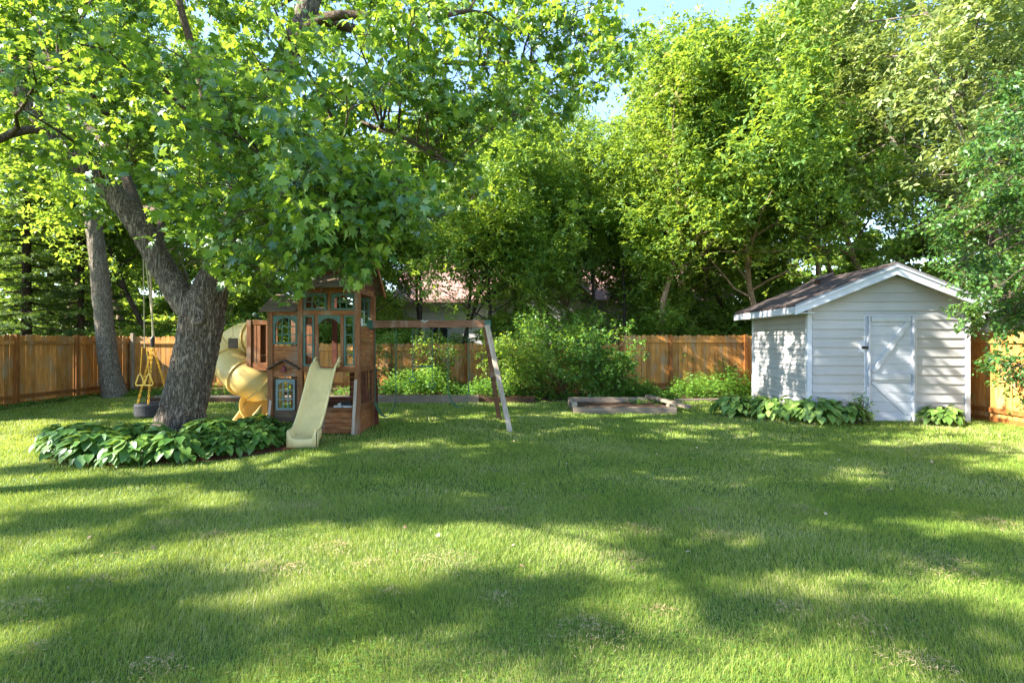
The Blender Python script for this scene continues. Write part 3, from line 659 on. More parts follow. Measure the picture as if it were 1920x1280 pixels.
    m = MB(); planks(m, XL+P+.0, XM-P, .03, .44, YF+.005, .1); m.box((XL+P, YF+.004, .44), (XL+P+.045, YF+.026, .97)); m.box((XM-P-.045, YF+.004, .44), (XM-P, YF+.026, .97)); m.box((XL+P+.046, YF+.004, .905), (XM-P-.046, YF+.026, .97)); door = B(m, 'door', 'door_wood')
    m = MB(); arch_frame(m, XL+P+.05, XM-P-.05, .43, .95, YF-.03, YF+.003, 3, 3, w=.035, arch=.06); B(m, 'window_frame', 'blue_frame', door)
    m = MB(); planks(m, XL+P, XM-P, 1.0, 1.17, YF-.015, .085); B(m, 'wall_siding', 'cedar')
    for sg in (-1, 1):
        m = MB(); xc = (XL+XM)/2; m.bar((xc+sg*.27, YF-.09, 1.13), (xc+sg*.0, YF-.09, 1.285), .14, .022); B(m, 'door_hood', 'door_wood')
    m = MB(); m.prism([(xc-.22, 1.145), (xc+.22, 1.145), (xc, 1.265)], YF-.06, YF-.02); B(m, 'hood_gable', 'cedar')
    m = MB(); m.tube([(xc, YF-.10, 1.20), (xc, YF-.10, 1.18), (xc, YF-.10, 1.14), (xc, YF-.10, 1.09), (xc, YF-.10, 1.08)], [.008, .025, .032, .045, .05], 12); B(m, 'bell', 'red_bell', smooth=True)
    m = MB(); m.bar((-2.70, YF-.09, .02), (-2.655, YF-.07, .95), .05, .02, (0, 1, 0)); B(m, 'brace', 'grey_wood')
    m = MB(); m.bar((-2.56, YB-.02, .0), (-2.60, YB-.02, 1.1), .07, .04, (0, 1, 0)); B(m, 'brace', 'cedar_dark')
    m = MB(); m.bar((-4.16, YF-.06, .1), (-4.11, YF-.06, .6), .04, .02, (0, 1, 0)); B(m, 'brace', 'grey_wood')
    # roofs: tower roof, ridge along x
    zr = 3.10; yr = (YF+YB)/2
    for sg in (-1, 1):
        m = MB(); ye = yr+sg*.78; ze = 2.49; nb = 7
        for i in range(nb):
            a = i/nb; c = (i+1)/nb+.03
            p0 = Vector((0, ye+(yr-ye)*a, ze+(zr-ze)*a)); p1 = Vector((0, ye+(yr-ye)*min(c, 1), ze+(zr-ze)*min(c, 1)))
            up = Vector((0, sg*.6, .8))
            vs = [p0+up*.022, p1+up*.006, p1-up*.008, p0+up*.006]
            pts = [(v.y, v.z) for v in vs]
            m.prism(pts, XM-.10, XR+.15, 'x')
        B(m, 'roof_panel', 'roof_wood')
    for x in (XM-.12, XR+.15):
        for sg in (-1, 1):
            m = MB(); m.bar((x+.01, yr+sg*.80, 2.47), (x+.01, yr+sg*.002, 3.12), .022, .08); B(m, 'barge_board', 'cedar')
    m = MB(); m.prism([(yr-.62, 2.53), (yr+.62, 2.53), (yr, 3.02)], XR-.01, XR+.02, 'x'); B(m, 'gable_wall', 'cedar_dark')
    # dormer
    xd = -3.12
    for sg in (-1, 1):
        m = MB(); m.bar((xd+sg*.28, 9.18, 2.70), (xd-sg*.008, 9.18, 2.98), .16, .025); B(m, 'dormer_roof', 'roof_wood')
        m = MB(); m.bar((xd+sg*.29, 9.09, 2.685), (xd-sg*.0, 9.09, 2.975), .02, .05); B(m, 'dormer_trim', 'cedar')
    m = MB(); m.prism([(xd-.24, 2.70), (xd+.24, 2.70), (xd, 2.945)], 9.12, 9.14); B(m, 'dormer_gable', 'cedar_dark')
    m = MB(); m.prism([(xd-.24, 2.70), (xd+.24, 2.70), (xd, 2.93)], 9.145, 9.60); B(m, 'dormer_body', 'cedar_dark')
    # left bay lean-to roof
    m = MB(); nb = 5
    for i in range(nb):
        a = i/nb; c = min((i+1)/nb+.04, 1); f = lambda t: (9.02+.62*t, 2.10+.34*t)
        p0, p1 = f(a), f(c); m.prism([(p0[0], p0[1]), (p0[0]-.006, p0[1]+.022), (p1[0], p1[1]+.012), (p1[0], p1[1])], XL-.16, XM-.055, 'x')
    B(m, 'bay_roof', 'roof_wood')
    m = MB(); nb = 5
    for i in range(nb):
        a = i/nb; c = min((i+1)/nb+.04, 1); f = lambda t: (10.22-.56*t, 2.10+.34*t)
        p0, p1 = f(a), f(c); m.prism([(p1[0], p1[1]), (p1[0], p1[1]+.012), (p0[0]+.006, p0[1]+.022), (p0[0], p0[1])], XL-.16, XM-.055, 'x')
    B(m, 'bay_roof', 'roof_wood')
    # balcony on the left with slats
    for y in (9.56, 10.1):
        m = MB(); m.box((-4.74, y-.04, 1.0), (-4.66, y+.04, 1.98)); B(m, 'balcony_post', 'cedar_post', bevel=.004)
    m = MB(); m.box((-4.655, 9.53, 1.90), (-4.18, 9.60, 1.975)); B(m, 'balcony_rail', 'cedar', bevel=.004)
    m = MB(); m.box((-4.655, 9.53, 1.08), (-4.18, 9.59, 1.22)); B(m, 'balcony_skirt', 'cedar', bevel=.004)
    for x in (-4.60, -4.53, -4.37, -4.29, -4.22):
        m = MB(); m.box((x-.028, 9.535, 1.225), (x+.028, 9.56, 1.895)); B(m, 'balcony_slat', 'cedar_post')
    m = MB(); m.tube([at(475, 588, 9.65), at(482, 594, 9.7), at(492, 600, 9.75)], [.028, .026, .02], 10); B(m, 'toy_telescope', 'green_metal', smooth=True)
    m = MB(); m.tube([at(476, 588.8, 9.66), at(478, 590.6, 9.67)], [.034, .034], 10); B(m, 'telescope_ring', 'grey_plastic')
    # straight slide
    n = 26; W2 = .185; m = MB(); rows = []
    prof = [(-W2-.035, .105), (-W2-.03, .13), (-W2-.005, .13), (-W2+.01, .08), (-W2+.035, .015), (-.08, 0), (.08, 0), (W2-.035, .015), (W2-.01, .08), (W2+.005, .13), (W2+.03, .13), (W2+.035, .105)]
    ctrl = [(9.12, 1.15), (8.98, 1.13), (8.88, 1.02), (8.72, .78), (8.55, .52), (8.40, .32), (8.27, .19), (8.16, .145), (8.05, .14)]
    def cr(t):
        k = t*(len(ctrl)-1); i = min(int(k), len(ctrl)-2); u = k-i
        g = lambda j: Vector(ctrl[max(0, min(len(ctrl)-1, j))])
        p0, p1, p2, p3 = g(i-1), g(i), g(i+1), g(i+2)
        return .5*((2*p1)+(p2-p0)*u+(2*p0-5*p1+4*p2-p3)*u*u+(3*p1-p0-3*p2+p3)*u**3)
    for i in range(n+1):
        t = i/n; c = cr(t); d = (cr(min(1, t+.01))-cr(max(0, t-.01))).normalized(); nr = Vector((-d.y, d.x)); nr = nr if nr.y > 0 else -nr
        xc = -3.13-.04*t; rows.append([(xc+u*(1+.02*t), c.x+nr.x*h, c.y+nr.y*h) for u, h in prof])
    k = len(prof); vs = [p for r in rows for p in r]; fs = [(i*k+j, i*k+j+1, (i+1)*k+j+1, (i+1)*k+j) for i in range(n) for j in range(k-1)]
    m.add(vs, fs)
    e = rows[-1]; lip = [(x, y-.03, max(0.0, z-.03)) for x, y, z in e]; low = [(x, y-.035, -.01) for x, y, z in e]
    m.add(e+lip+low, [(j, j+1, k+j+1, k+j) for j in range(k-1)]+[(k+j, k+j+1, 2*k+j+1, 2*k+j) for j in range(k-1)])
    # side skirts at the foot
    for j in (0, k-1):
        sk = [rows[i][j] for i in range(n-6, n+1)]; bt = [(x, y, max(-.01, z-.13)) if i < 5 else (x, y, -.01) for i, (x, y, z) in enumerate(sk)]
        m.add(sk+bt, [(i, i+1, 7+i+1, 7+i) for i in range(6)])
    o = B(m, 'slide', 'slide', smooth=True); sm = o.modifiers.new('thick', 'SOLIDIFY'); sm.thickness = .012; sm.offset = 1
    for sg, x in ((-1, -3.33), (1, -2.93)):
        m = MB(); m.tube([(x, 9.0, 1.17), (x-.0, 8.98, 1.28), (x, 9.06, 1.33), (x, 9.12, 1.30)], [.016]*4, 8); B(m, 'slide_horn', 'slide', smooth=True)
    # tube slide
    key = [(492, 634, 10.0, .33), (462, 637, 10.2, .33), (440, 650, 10.25, .33), (433, 674, 10.1, .33), (445, 697, 9.85, .325), (466, 712, 9.7, .32), (488, 722, 9.75, .315), (500, 738, 9.85, .31), (492, 755, 9.8, .30), (474, 762, 9.55, .30)]
    pts = []; rad = []
    K = [(at(a, b_, c), r) for a, b_, c, r in key]
    for i in range(len(K)-1):
        for u in range(8):
            u = u/8; g = lambda j: K[max(0, min(len(K)-1, j))][0]
            p0, p1, p2, p3 = g(i-1), g(i), g(i+1), g(i+2)
            pts.append(.5*((2*p1)+(p2-p0)*u+(2*p0-5*p1+4*p2-p3)*u*u+(3*p1-p0-3*p2+p3)*u**3)); rad.append(K[i][1]+(K[i+1][1]-K[i][1])*u)
    m = MB(); m.tube(pts, rad, 28, cap=False); o = B(m, 'tube_slide', 'tube', smooth=True); sm = o.modifiers.new('thick', 'SOLIDIFY'); sm.thickness = .012; sm.offset = -1
    tubeo = o
    for i in (3, 15, 26, 37, 48, 58):
        d = (pts[i+1]-pts[i-1]).normalized(); m = MB(); m.tube([pts[i]-d*.018, pts[i]-d*.016, pts[i]+d*.016, pts[i]+d*.018], [rad[i]*.98, rad[i]+.028, rad[i]+.028, rad[i]*.98], 28, cap=False); B(m, 'joint_ring', 'tube', tubeo, smooth=False)
    ex = pts[-1]; m = MB()                   # open run-out chute
    d = Vector((-.62, -.78, 0)); s_ = Vector((-d.y, d.x, 0)); rows = []
    for i in range(7):
        c = ex+d*(.09*i); r_ = .30-.004*i; zc = max(.27, ex.z-.03*i)
        hi = R(100 - 14*i)
        rows.append([(c.x+s_.x*r_*math.sin(a), c.y+s_.y*r_*math.sin(a), zc-r_*math.cos(a)) for a in [(-hi+2*hi*j/14) for j in range(15)]])
    m.add([p for r_ in rows for p in r_], [(i*15+j, i*15+j+1, (i+1)*15+j+1, (i+1)*15+j) for i in range(6) for j in range(14)])
    o = B(m, 'chute_exit', 'tube', tubeo, smooth=True); sm = o.modifiers.new('thick', 'SOLIDIFY'); sm.thickness = .014
    m = MB(); m.box((-4.74, 10.0, 1.10), (-4.715, 10.5, 1.25)); m.box((-4.76, 9.62, 1.9), (-4.67, 10.24, 1.97)); B(m, 'tube_collar', 'cedar')
    # swing beam and A frame
    YBm = 9.80
    m = MB(); m.bar((-2.66, YBm, 1.915), (-.42, YBm+.1, 1.93), .09, .135); bm = B(m, 'swing_beam', 'beam', bevel=.006)
    for x, yy in ((-2.60, YBm), (-.45, YBm+.1)):
        m = MB(); m.box((x-.055, yy-.058, 1.84), (x+.055, yy-.046, 1.995)); m.box((x-.055, yy+.046, 1.84), (x+.055, yy+.058, 1.995))
        m.box((x-.055, yy-.0455, 1.826), (x+.055, yy+.0455, 1.839))
        for dx in (-.035, .035):
            for dz in (1.87, 1.965): m.tube([(x+dx, yy-.058, dz), (x+dx, yy-.066, dz)], .011, 8)
        B(m, 'bracket', 'green_metal', bm)
    for x in (-2.15, -1.75, -1.45, -1.2, -1.15, -.75):
        m = MB(); m.tube([(x, YBm+.03, 1.86), (x, YBm+.03, 1.82)], .012, 8); B(m, 'hanger', 'black_metal', bm)
    m = MB(); m.tube([(-1.66, YBm-.03, 1.985), (-1.6, YBm-.045, 1.955), (-1.54, YBm-.03, 1.985)], .01, 6); B(m, 'hook', 'grey_plastic', bm)
    m = MB(); m.bar((-.46, YBm+.03, 1.90), (-.03, 9.50, -.02), .09, .09, (0, 1, 0)); o = B(m, 'frame_leg', 'grey_wood', bevel=.006); o['label'] = 'pale sun-bleached front leg of the swing frame'
    m = MB(); m.bar((-.50, YBm+.13, 1.88), (-.26, 11.0, -.02), .09, .09, (0, 1, 0)); o = B(m, 'frame_leg', 'beam', bevel=.006); o['label'] = 'dark brown rear leg of the swing frame'
    m = MB(); pa = Vector((-.26, 9.79, .94)); m.bar((-.255, 9.79, .90), (-.36, 10.62, .88), .03, .085); B(m, 'cross_brace', 'beam')
    # ---- swings hang from the beam: things of their own
    def belt(x, lowz, w, label):
        r = empty('belt_swing', (x, YBm+.03, lowz), label, 'swing', 'belt swings under the beam'); o2 = r.location
        m = MB(); n = 14; hw = w/2
        f = lambda t: ((t-.5)*w, -.0+ .26*abs(2*t-1)**2.2)
        for i in range(n):
            a, c = f(i/n), f((i+1)/n); m.bar((x+a[0], YBm+.03, lowz+a[1]), (x+c[0]+.0, YBm+.03, lowz+c[1]), .13, .010, (0, 0, 1) if i not in (0, n-1) else (1, 0, 0))
        m.build('seat', MT['green_metal'], r, o2)
        for sg in (-1, 1):
            m = MB(); m.tube([(x+sg*hw, YBm+.03, lowz+.24), (x+sg*hw, YBm+.03, 1.83)], .008, 6); m.build('chain', MT['green_metal'], r, o2)
    belt(-2.33, .22, .38, 'green belt swing hanging low, nearest the playhouse'); belt(-.99, .40, .38, 'green belt swing hanging nearest the leaning end legs of the beam')
    r = empty('trapeze_swing', (-1.64, YBm+.03, 1.1), 'green trapeze bar on ropes between the two belt swings', 'trapeze'); o2 = r.location
    m = MB(); m.tube([(-1.83, YBm+.03, 1.14), (-1.46, YBm+.03, 1.14)], .014, 8); m.build('bar', MT['green_metal'], r, o2)
    for x, e_ in ((-1.83, .95), (-1.47, .85)):
        m = MB(); m.tube([(x, YBm+.03, e_), (x, YBm+.03, 1.83)], .007, 6); m.build('rope', MT['green_metal'], r, o2)
        m = MB(); m.torus((x, YBm+.03, e_-.05), .055, .009, Matrix.Rotation(R(90), 4, 'X'), 14, 6); m.build('ring', MT['green_metal'], r, o2)
playhouse()

# ------------------------------------------------------------------ tyre swing
def tyre():
    cx, cy, cz = -6.72, 10.0, .33; r = empty('tyre_swing', (cx, cy, .18), 'black tyre swing on yellow chains left of the big maple trunk', 'tyre swing'); off = r.location
    m = MB(); sec = [(.17, -.07), (.155, -.10), (.24, -.125), (.295, -.115), (.305, -.09), (.305, -.03), (.300, -.026), (.305, -.022), (.305, .022), (.300, .026), (.305, .03), (.305, .09), (.295, .115), (.24, .125), (.155, .10), (.17, .07), (.27, .06), (.27, -.06)]
    n = 40; k = len(sec); vs = []
    for i in range(n):
        a = 6.28318*i/n
        for rr, z in sec: vs.append((cx+rr*math.cos(a), cy+rr*math.sin(a), cz+z))
    m.add(vs, [(i*k+j, ((i+1) % n)*k+j, ((i+1) % n)*k+(j+1) % k, i*k+(j+1) % k) for i in range(n) for j in range(k)])
    m.build('tyre', MT['rubber'], r, off, smooth=False)
    top = Vector((cx-.02, cy, 1.55))
    for a in (200, 285, 40):
        m = MB(); p = Vector((cx+.25*math.cos(R(a)), cy+.25*math.sin(R(a)), cz+.12)); d = top-p; L = d.length; nl = int(L/.045); dn = d.normalized()
        sx = dn.cross(Vector((0, 1, 0))).normalized(); sy = dn.cross(sx)
        for i in range(nl):
            c = p+dn*(.045*(i+.5)); s1 = sx if i % 2 else sy
            m.tube([c-dn*.028, c-dn*.018+s1*.014, c+dn*.018+s1*.014, c+dn*.028, c+dn*.018-s1*.014, c-dn*.018-s1*.014, c-dn*.028], .0065, 5, cap=False)
        m.build('chain', MT['yellow_chain'], r, off)
        m = MB(); m.tube([p-Vector((0, 0, .03)), p+Vector((0, 0, .02))], .014, 8); m.build('eye_bolt', MT['yellow_chain'], r, off)
    m = MB(); m.tube([top+Vector((0, 0, -.06)), top+Vector((.0, 0, .1)), top+Vector((.02, 0, .16))], [.03, .04, .02], 8); m.build('swivel', MT['black_metal'], r, off)
    m = MB(); m.tube([top+Vector((.01, 0, .1)), Vector((-6.70, 9.9, 2.6)), Vector((-6.66, 9.7, 3.95))], .016, 8); m.tube([top+Vector((.03, 0, .12)), Vector((-6.74, 9.9, 2.6)), Vector((-6.78, 9.72, 3.95))], .013, 8); m.build('rope', MT['rope'], r, off)
    # gym rings beside
    r = empty('gym_rings', (cx+.02, 9.75, .86), 'pair of yellow triangular ring handles hanging above the black tyre', 'gym rings'); off = r.location
    for x in (-6.80, -6.64):
        m = MB(); z = .80; y = 9.75; m.tube([(x-.07, y, z), (x-.078, y, z+.03), (x-.03, y, z+.17), (x, y, z+.21), (x+.03, y, z+.17), (x+.078, y, z+.03), (x+.07, y, z), (x-.07, y, z)], .013, 8); m.build('handle', MT['yellow_handle'], r, off, smooth=True)
        m = MB(); m.tube([(x, y, z+.2), (x*.5-3.36, y, 1.5)], .008, 6); m.build('strap', MT['yellow_chain'], r, off)
    m = MB(); m.tube([(-6.72, 9.75, 1.48), (-6.70, 9.68, 3.9)], .009, 6); m.build('rope', MT['rope'], r, off)
tyre()

# ------------------------------------------------------------------ maple
def ridged(amp, freq):
    def fn(p, dv, r, i):
        q = p+dv*r; w = noise.noise(Vector((q.x*3, q.y*3, q.z*.8)))*.8
        a = abs(noise.noise(Vector((q.x*freq+w, q.y*freq+w, q.z*freq*.16))))
        c = noise.noise(Vector((q.x*2.2, q.y*2.2, q.z*1.1)))
        return r*(1+.05*c)+amp*(min(a*3.2, 1)-.6)
    return fn
def dense(keys, step=.035):
    P = [Vector(k[:3]) for k in keys]; Rr = [k[3] for k in keys]; pts = []; rr = []
    for i in range(len(P)-1):
        g = lambda j: P[max(0, min(len(P)-1, j))]; n = max(2, int((P[i+1]-P[i]).length/step))
        p0, p1, p2, p3 = g(i-1), g(i), g(i+1), g(i+2)
        for k in range(n):
            u = k/n; pts.append(.5*((2*p1)+(p2-p0)*u+(2*p0-5*p1+4*p2-p3)*u*u+(3*p1-p0-3*p2+p3)*u**3)); rr.append(Rr[i]+(Rr[i+1]-Rr[i])*u)
    pts.append(P[-1]); rr.append(Rr[-1]); return pts, rr
def kp(px, py, Y, r): v = at(px, py, Y); return (v.x, v.y, v.z, r)
def maple():
    root = empty('maple_tree', (-5.3, 8.6, 0), 'big old maple with a thick leaning forked trunk rising out of hostas', 'tree'); off = root.location
    trunk = [(-5.40, 8.6, -.1, .48), (-5.38, 8.6, .12, .40), (-5.33, 8.6, .4, .335), (-5.19, 8.6, 1.0, .305), (-5.06, 8.6, 1.6, .305), (-4.99, 8.6, 1.95, .315), (-4.92, 8.62, 2.3, .275), (-4.85, 8.65, 2.6, .22), (-4.80, 8.7, 2.8, .18)]
    L1 = [(-5.04, 8.6, 1.95, .22), kp(345, 565, 8.6, .20), kp(305, 500, 8.6, .185), kp(265, 430, 8.5, .18), kp(215, 365, 8.4, .165), kp(160, 315, 8.3, .15), kp(110, 262, 8.2, .13), kp(60, 205, 8.0, .11), kp(10, 130, 7.8, .09), kp(-60, 10, 7.6, .07)]
    Rs = [(-4.97, 8.62, 2.1, .27), kp(398, 545, 8.65, .245), kp(418, 480, 8.75, .25), kp(445, 380, 8.9, .23), kp(478, 260, 9.1, .215), kp(515, 160, 9.3, .20), kp(560, 60, 9.5, .19), kp(590, -30, 9.7, .17), (-3.4, 9.9, 9.5, .14), (-3.2, 10.0, 11.5, .09), (-3.1, 10, 13.2, .04)]
    B2 = [kp(268, 432, 8.5, .10), kp(250, 370, 8.8, .085), kp(225, 310, 9.0, .075), kp(180, 250, 9.2, .06), kp(140, 215, 9.3, .045), kp(100, 130, 9.4, .03)]
    B3 = [kp(95, 250, 8.15, .075), kp(60, 243, 8.0, .06), kp(20, 252, 7.8, .055), kp(-30, 275, 7.6, .04), kp(-90, 290, 7.5, .03)]
    B4 = [kp(525, 120, 9.35, .10), kp(560, 70, 9.1, .09), kp(600, 38, 8.9, .08), kp(660, 28, 8.6, .065), kp(760, 40, 8.4, .05), kp(880, 20, 8.6, .03)]
    B5 = [kp(470, 290, 9.05, .08), kp(540, 240, 8.6, .06), kp(640, 225, 8.2, .045), kp(760, 260, 7.8, .03), kp(850, 310, 7.6, .018)]
    B6 = [kp(450, 360, 8.9, .09), kp(400, 250, 8.6, .075), kp(370, 120, 8.3, .06), kp(340, 20, 8.1, .05), kp(320, -100, 8.0, .03)]
    B7 = [kp(430, 430, 8.8, .07), kp(470, 400, 8.1, .055), kp(540, 380, 7.4, .04), kp(620, 390, 6.9, .03), kp(700, 420, 6.6, .018)]
    B8 = [kp(575, 30, 9.6, .10), kp(680, 60, 10.0, .08), kp(800, 110, 10.2, .06), kp(930, 120, 10.4, .04), kp(1060, 110, 10.5, .02)]
    B9 = [kp(300, 495, 8.6, .07), (-6.0, 9.1, 3.7, .055), (-6.5, 9.6, 3.98, .05), (-7.0, 9.9, 4.1, .035), (-7.6, 10.2, 4.3, .02)]
    m = MB(); pts, rr = dense(trunk, .03)
    base = ridged(.04, 19)
    def fl(p, dv, r, i):
        z = p.z; a = math.atan2(dv.y, dv.x); k = max(0, .55-z)
        return base(p, dv, r, i)+k*.16*(math.sin(a*4+1)+.5*math.sin(a*7))
    m.tube(pts, rr, 72, True, fl); tr = m.build('trunk', MT['maple_bark'], root, off, smooth=True)
    m = MB(); kc = at(370, 593, 8.30)
    mm = Matrix.Rotation(R(82), 4, 'X'); mm = Matrix.Rotation(R(-6), 4, 'Z') @ mm
    m.torus(kc, .11, .035, mm, 26, 10); m.torus(kc+Vector((0, .02, 0)), .05, .04, mm, 20, 8); m.build('knot', MT['maple_bark'], tr, off, smooth=True)
    for K in (L1, Rs):
        m = MB(); p_, r_ = dense(K, .04); m.tube(p_, r_, 40, True, ridged(.02, 15)); m.build('limb', MT['maple_bark'], root, off, smooth=True)
    allp = []
    for K in (B2, B3, B4, B5, B6, B7, B8, B9):
        m = MB(); p_, r_ = dense(K, .08); m.tube(p_, r_, 12, True, ridged(.006, 20)); m.build('branch', MT['twig_bark'], root, off, smooth=True)
    for K in (L1, Rs, B2, B3, B4, B5, B6, B7, B8, B9):
        p_, r_ = dense(K, .15); allp += [(np.array(a), b_) for a, b_ in zip(p_, r_)]
    allp = [(a, b_) for a, b_ in allp if a[2] > 2.6]
    A = np.array([a for a, _ in allp])
    T = Tree(21); g = T.rng
    low = lambda px: np.interp(px, [-100, 0, 100, 200, 300, 400, 440, 480, 560, 620, 690, 760, 860, 950, 1050, 1170], [300, 330, 380, 420, 430, 480, 540, 560, 535, 500, 505, 480, 405, 300, 250, 180])
    targets = []
    for py in range(-40, 560, 62):
        for px in range(-60, 1200, 78):
            x = px+g.uniform(-35, 35); y = py+g.uniform(-28, 28)
            if y > low(x)-25 or x > 1160: continue
            sx_ = np.interp(y, [-60, 30, 130, 250, 400], [605, 575, 530, 482, 440])
            if x < 330: Y = g.uniform(9.5, 11.8)
            elif abs(x-sx_) < 60 and y < 230: Y = g.uniform(10.4, 11.5)
            elif x < 850: Y = g.uniform(6.0, 9.8)
            else: Y = g.uniform(8.3, 11)
            if x < 330 and g.uniform() < (.45 if y > 200 else .2): continue
            targets.append(at(x, y, Y))
    for px, py, Y in ((60, 120, 6.2), (20, 190, 6.0), (110, 60, 6.3), (480, 330, 5.6), (560, 260, 5.5), (620, 350, 5.6), (540, 420, 5.8), (650, 180, 5.8), (780, 370, 5.9), (820, 420, 6.2), (600, 480, 6.5), (560, 505, 7.4), (500, 520, 7.6), (640, 500, 7.2), (690, 515, 7.4), (480, 470, 7.0), (400, 440, 7.2), (670, 470, 6.6), (440, 500, 7.6)): targets.append(at(px, py, Y))
    for k in range(15):    # crown above the picture
        a = g.uniform(0, 6.28); rr_ = math.sqrt(g.uniform(0, 1))*4.6; targets.append(Vector((-4.2+rr_*math.cos(a), 9.2+rr_*math.sin(a)*.9, g.uniform(8.2, 13.5)-rr_*.35)))
    Pt = dict(seg=(5, 3, 3), wig=(.10, .18, .2), trop=(.1, .05, -.15), taper=(.45, .5, .5), n=(0, 4, 0), span=((.3, 1), (.25, 1), (0, 1)), ang=(45, 48, 45), len=(.5, .55, .5), rr=(.5, .6, .5))
    for t in targets:
        t = np.array(t); dd = np.linalg.norm(A-t, axis=1)+np.maximum(0, A[:, 2]-t[2]+.2)*1.5; i = int(np.argmin(dd)); s = A[i]
        L = np.linalg.norm(t-s); 
        if L < .3: L = .3
        c = (s+t)/2+np.array((0, 0, .16*L))+g.normal(size=3)*.08*L; pts = []; n = max(4, int(L/.35)); r0 = min(.008+.012*L, allp[i][1]*.7)
        for k in range(n+1):
            u = k/n; pts.append((1-u)**2*s+2*u*(1-u)*c+u*u*t+(g.normal(size=3)*.03 if 0 < k < n else 0))
        T.br.append((pts, list(np.linspace(r0, .006, n+1)), 2))
        m_ = max(5, int(L*4))
        for k in range(m_):
            u = g.uniform(max(.1, 1-1.9/L), 1.0) if L > 1.9 else g.uniform(.1, 1); x = u*n; j = min(int(x), n-1); q = pts[j]+(pts[j+1]-pts[j])*(x-j); d = unit(pts[j+1]-pts[j])
            sd_ = unit(g.normal(size=3)*np.array((1, 1, .45))); T.grow(q, d*.6+sd_, g.uniform(.45, .85), .007, 1, Pt)
    T.wood('twigs', MT['twig_bark'], root, 0, (8, 7, 6, 4, 3), off)
    def keep(P):
        px = 960+P[:, 0]/P[:, 1]*1000; py = 640-(P[:, 2]-1.6)/P[:, 1]*1000
        return (py < np.array(low(px))+15+20*np.sin(px*.05)) | (P[:, 1] > 9.5)
    o = T.foliage('crown', MT['maple_leaf'], root, 10, .103, T_MAPLE, .07, .45, off, 1.15, keep=keep)
    print('maple leaves', len(o.data.polygons)//len(T_MAPLE[1]), 'targets', len(targets))
maple()
m = MB(); kx = at(437, 643, 8.4); 
sg_ = empty('wooden_plaque', kx, 'small square weathered board hanging between the maple trunk and tube slide', 'board')
m.box((-.075, -.01, -.085), (.075, .01, .075)); m.build('board', MT['door_wood'], sg_, bevel=.004)
m = MB(); m.tube([(-.06, 0, .07), (0, 0, .12), (.06, 0, .07)], .003, 5); m.tube([(0, 0, .12), (-.02, .0, .55)], .003, 5); m.tube([(-.33, .1, -.05), (-.2, .05, .2), (-.02, 0, .56), (.05, 0, .62)], [.014, .012, .008, .004], 6); m.build('hanging_twig', MT['twig_bark'], sg_)

# ------------------------------------------------------------------ hostas
def hosta(seed, nl=46, rad=.42, name='hosta', ll=.15, mt='hosta_leaf'):
    g = np.random.default_rng(seed); root = empty(name, (0, 0, 0), 'x', 'hosta')
    a = np.arange(nl)*2.4+g.normal(size=nl)*.25; t = (np.arange(nl)+.5)/nl
    r = rad*(.25+.75*np.sqrt(t))*g.uniform(.85, 1.15, nl); h = .30*(1-.72*t**1.3)*g.uniform(.85, 1.15, nl)+.06
    P = np.stack([np.cos(a)*r*.8, np.sin(a)*r*.8, h], 1)
    f = np.stack([np.cos(a), np.sin(a), -.15-.75*t+g.normal(size=nl)*.15], 1)+g.normal(size=(nl, 3))*.18
    nr = np.stack([np.cos(a)*.5, np.sin(a)*.5, np.ones(nl)], 1)+g.normal(size=(nl, 3))*.2
    leaves('leaves', P, f, nr, ll*g.uniform(.75, 1.15, nl), T_HOSTA, MT[mt], root, smooth=True)
    m = MB()
    for i in range(nl): m.tube([(0.03*math.cos(a[i]), .03*math.sin(a[i]), -.02), (P[i, 0]*.5, P[i, 1]*.5, h[i]*.75), tuple(P[i]+np.array((0, 0, .0)))], [.006, .005, .004], 4, cap=False)
    m.build('stalks', MT['weed_leaf'], root)
    return root
hs = [hosta(31, 110), hosta(32, 125, .46), hosta(33, 100, .4), hosta(34, 120, .44, mt='sunlit_hosta', ll=.16), hosta(35, 100, .42, mt='sunlit_hosta', ll=.16)]
used = [False]*5
def put_hosta(i, x, y, rz, sc, label, group):
    if not used[i]:
        o = hs[i]; used[i] = True; o.location = (x, y, 0); o.rotation_euler = (0, 0, rz); o.scale = (sc,)*3
        o['label'] = label; o['group'] = group; return
    dup(hs[i], (x, y, 0), rz, sc, label, group)
g = random.Random(5); G1 = 'hostas in the ring around the maple'
ring = [(-6.45, 7.75), (-6.0, 7.35), (-5.5, 7.05), (-4.95, 6.95), (-4.45, 7.1), (-4.05, 7.45), (-3.75, 7.85), (-3.62, 8.3), (-5.85, 7.9), (-5.3, 7.6), (-4.75, 7.55), (-4.3, 7.95), (-6.6, 8.2), (-4.15, 8.45), (-5.95, 8.3), (-4.6, 8.1), (-4.3, 9.0)]
labs = ['leftmost hosta of the front row in the maple ring, leaves pale with light'] + ['hosta in the front row of the maple ring, %s from the left' % w for w in ('second', 'third', 'fourth', 'fifth', 'sixth', 'seventh')] + ['hosta at the right end of the maple ring, beside the foot of the yellow slide',
  'hosta just behind the front row, left of the maple trunk base', 'hosta directly in front of the maple trunk base', 'hosta just right of the maple trunk base, behind the front row', 'hosta between the maple trunk and the slide, second row', 'hosta at the far left end of the ring, below the tyre swing', 'hosta at the right end of the ring, below the tube slide',
  'hosta touching the left side of the maple trunk', 'hosta touching the right side of the maple trunk', 'rearmost hosta of the ring, between the maple trunk and the playhouse']
for i, (x, y) in enumerate(ring):
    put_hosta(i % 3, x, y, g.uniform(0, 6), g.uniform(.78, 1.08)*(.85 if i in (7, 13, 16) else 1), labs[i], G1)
G2 = 'hostas along the shed'
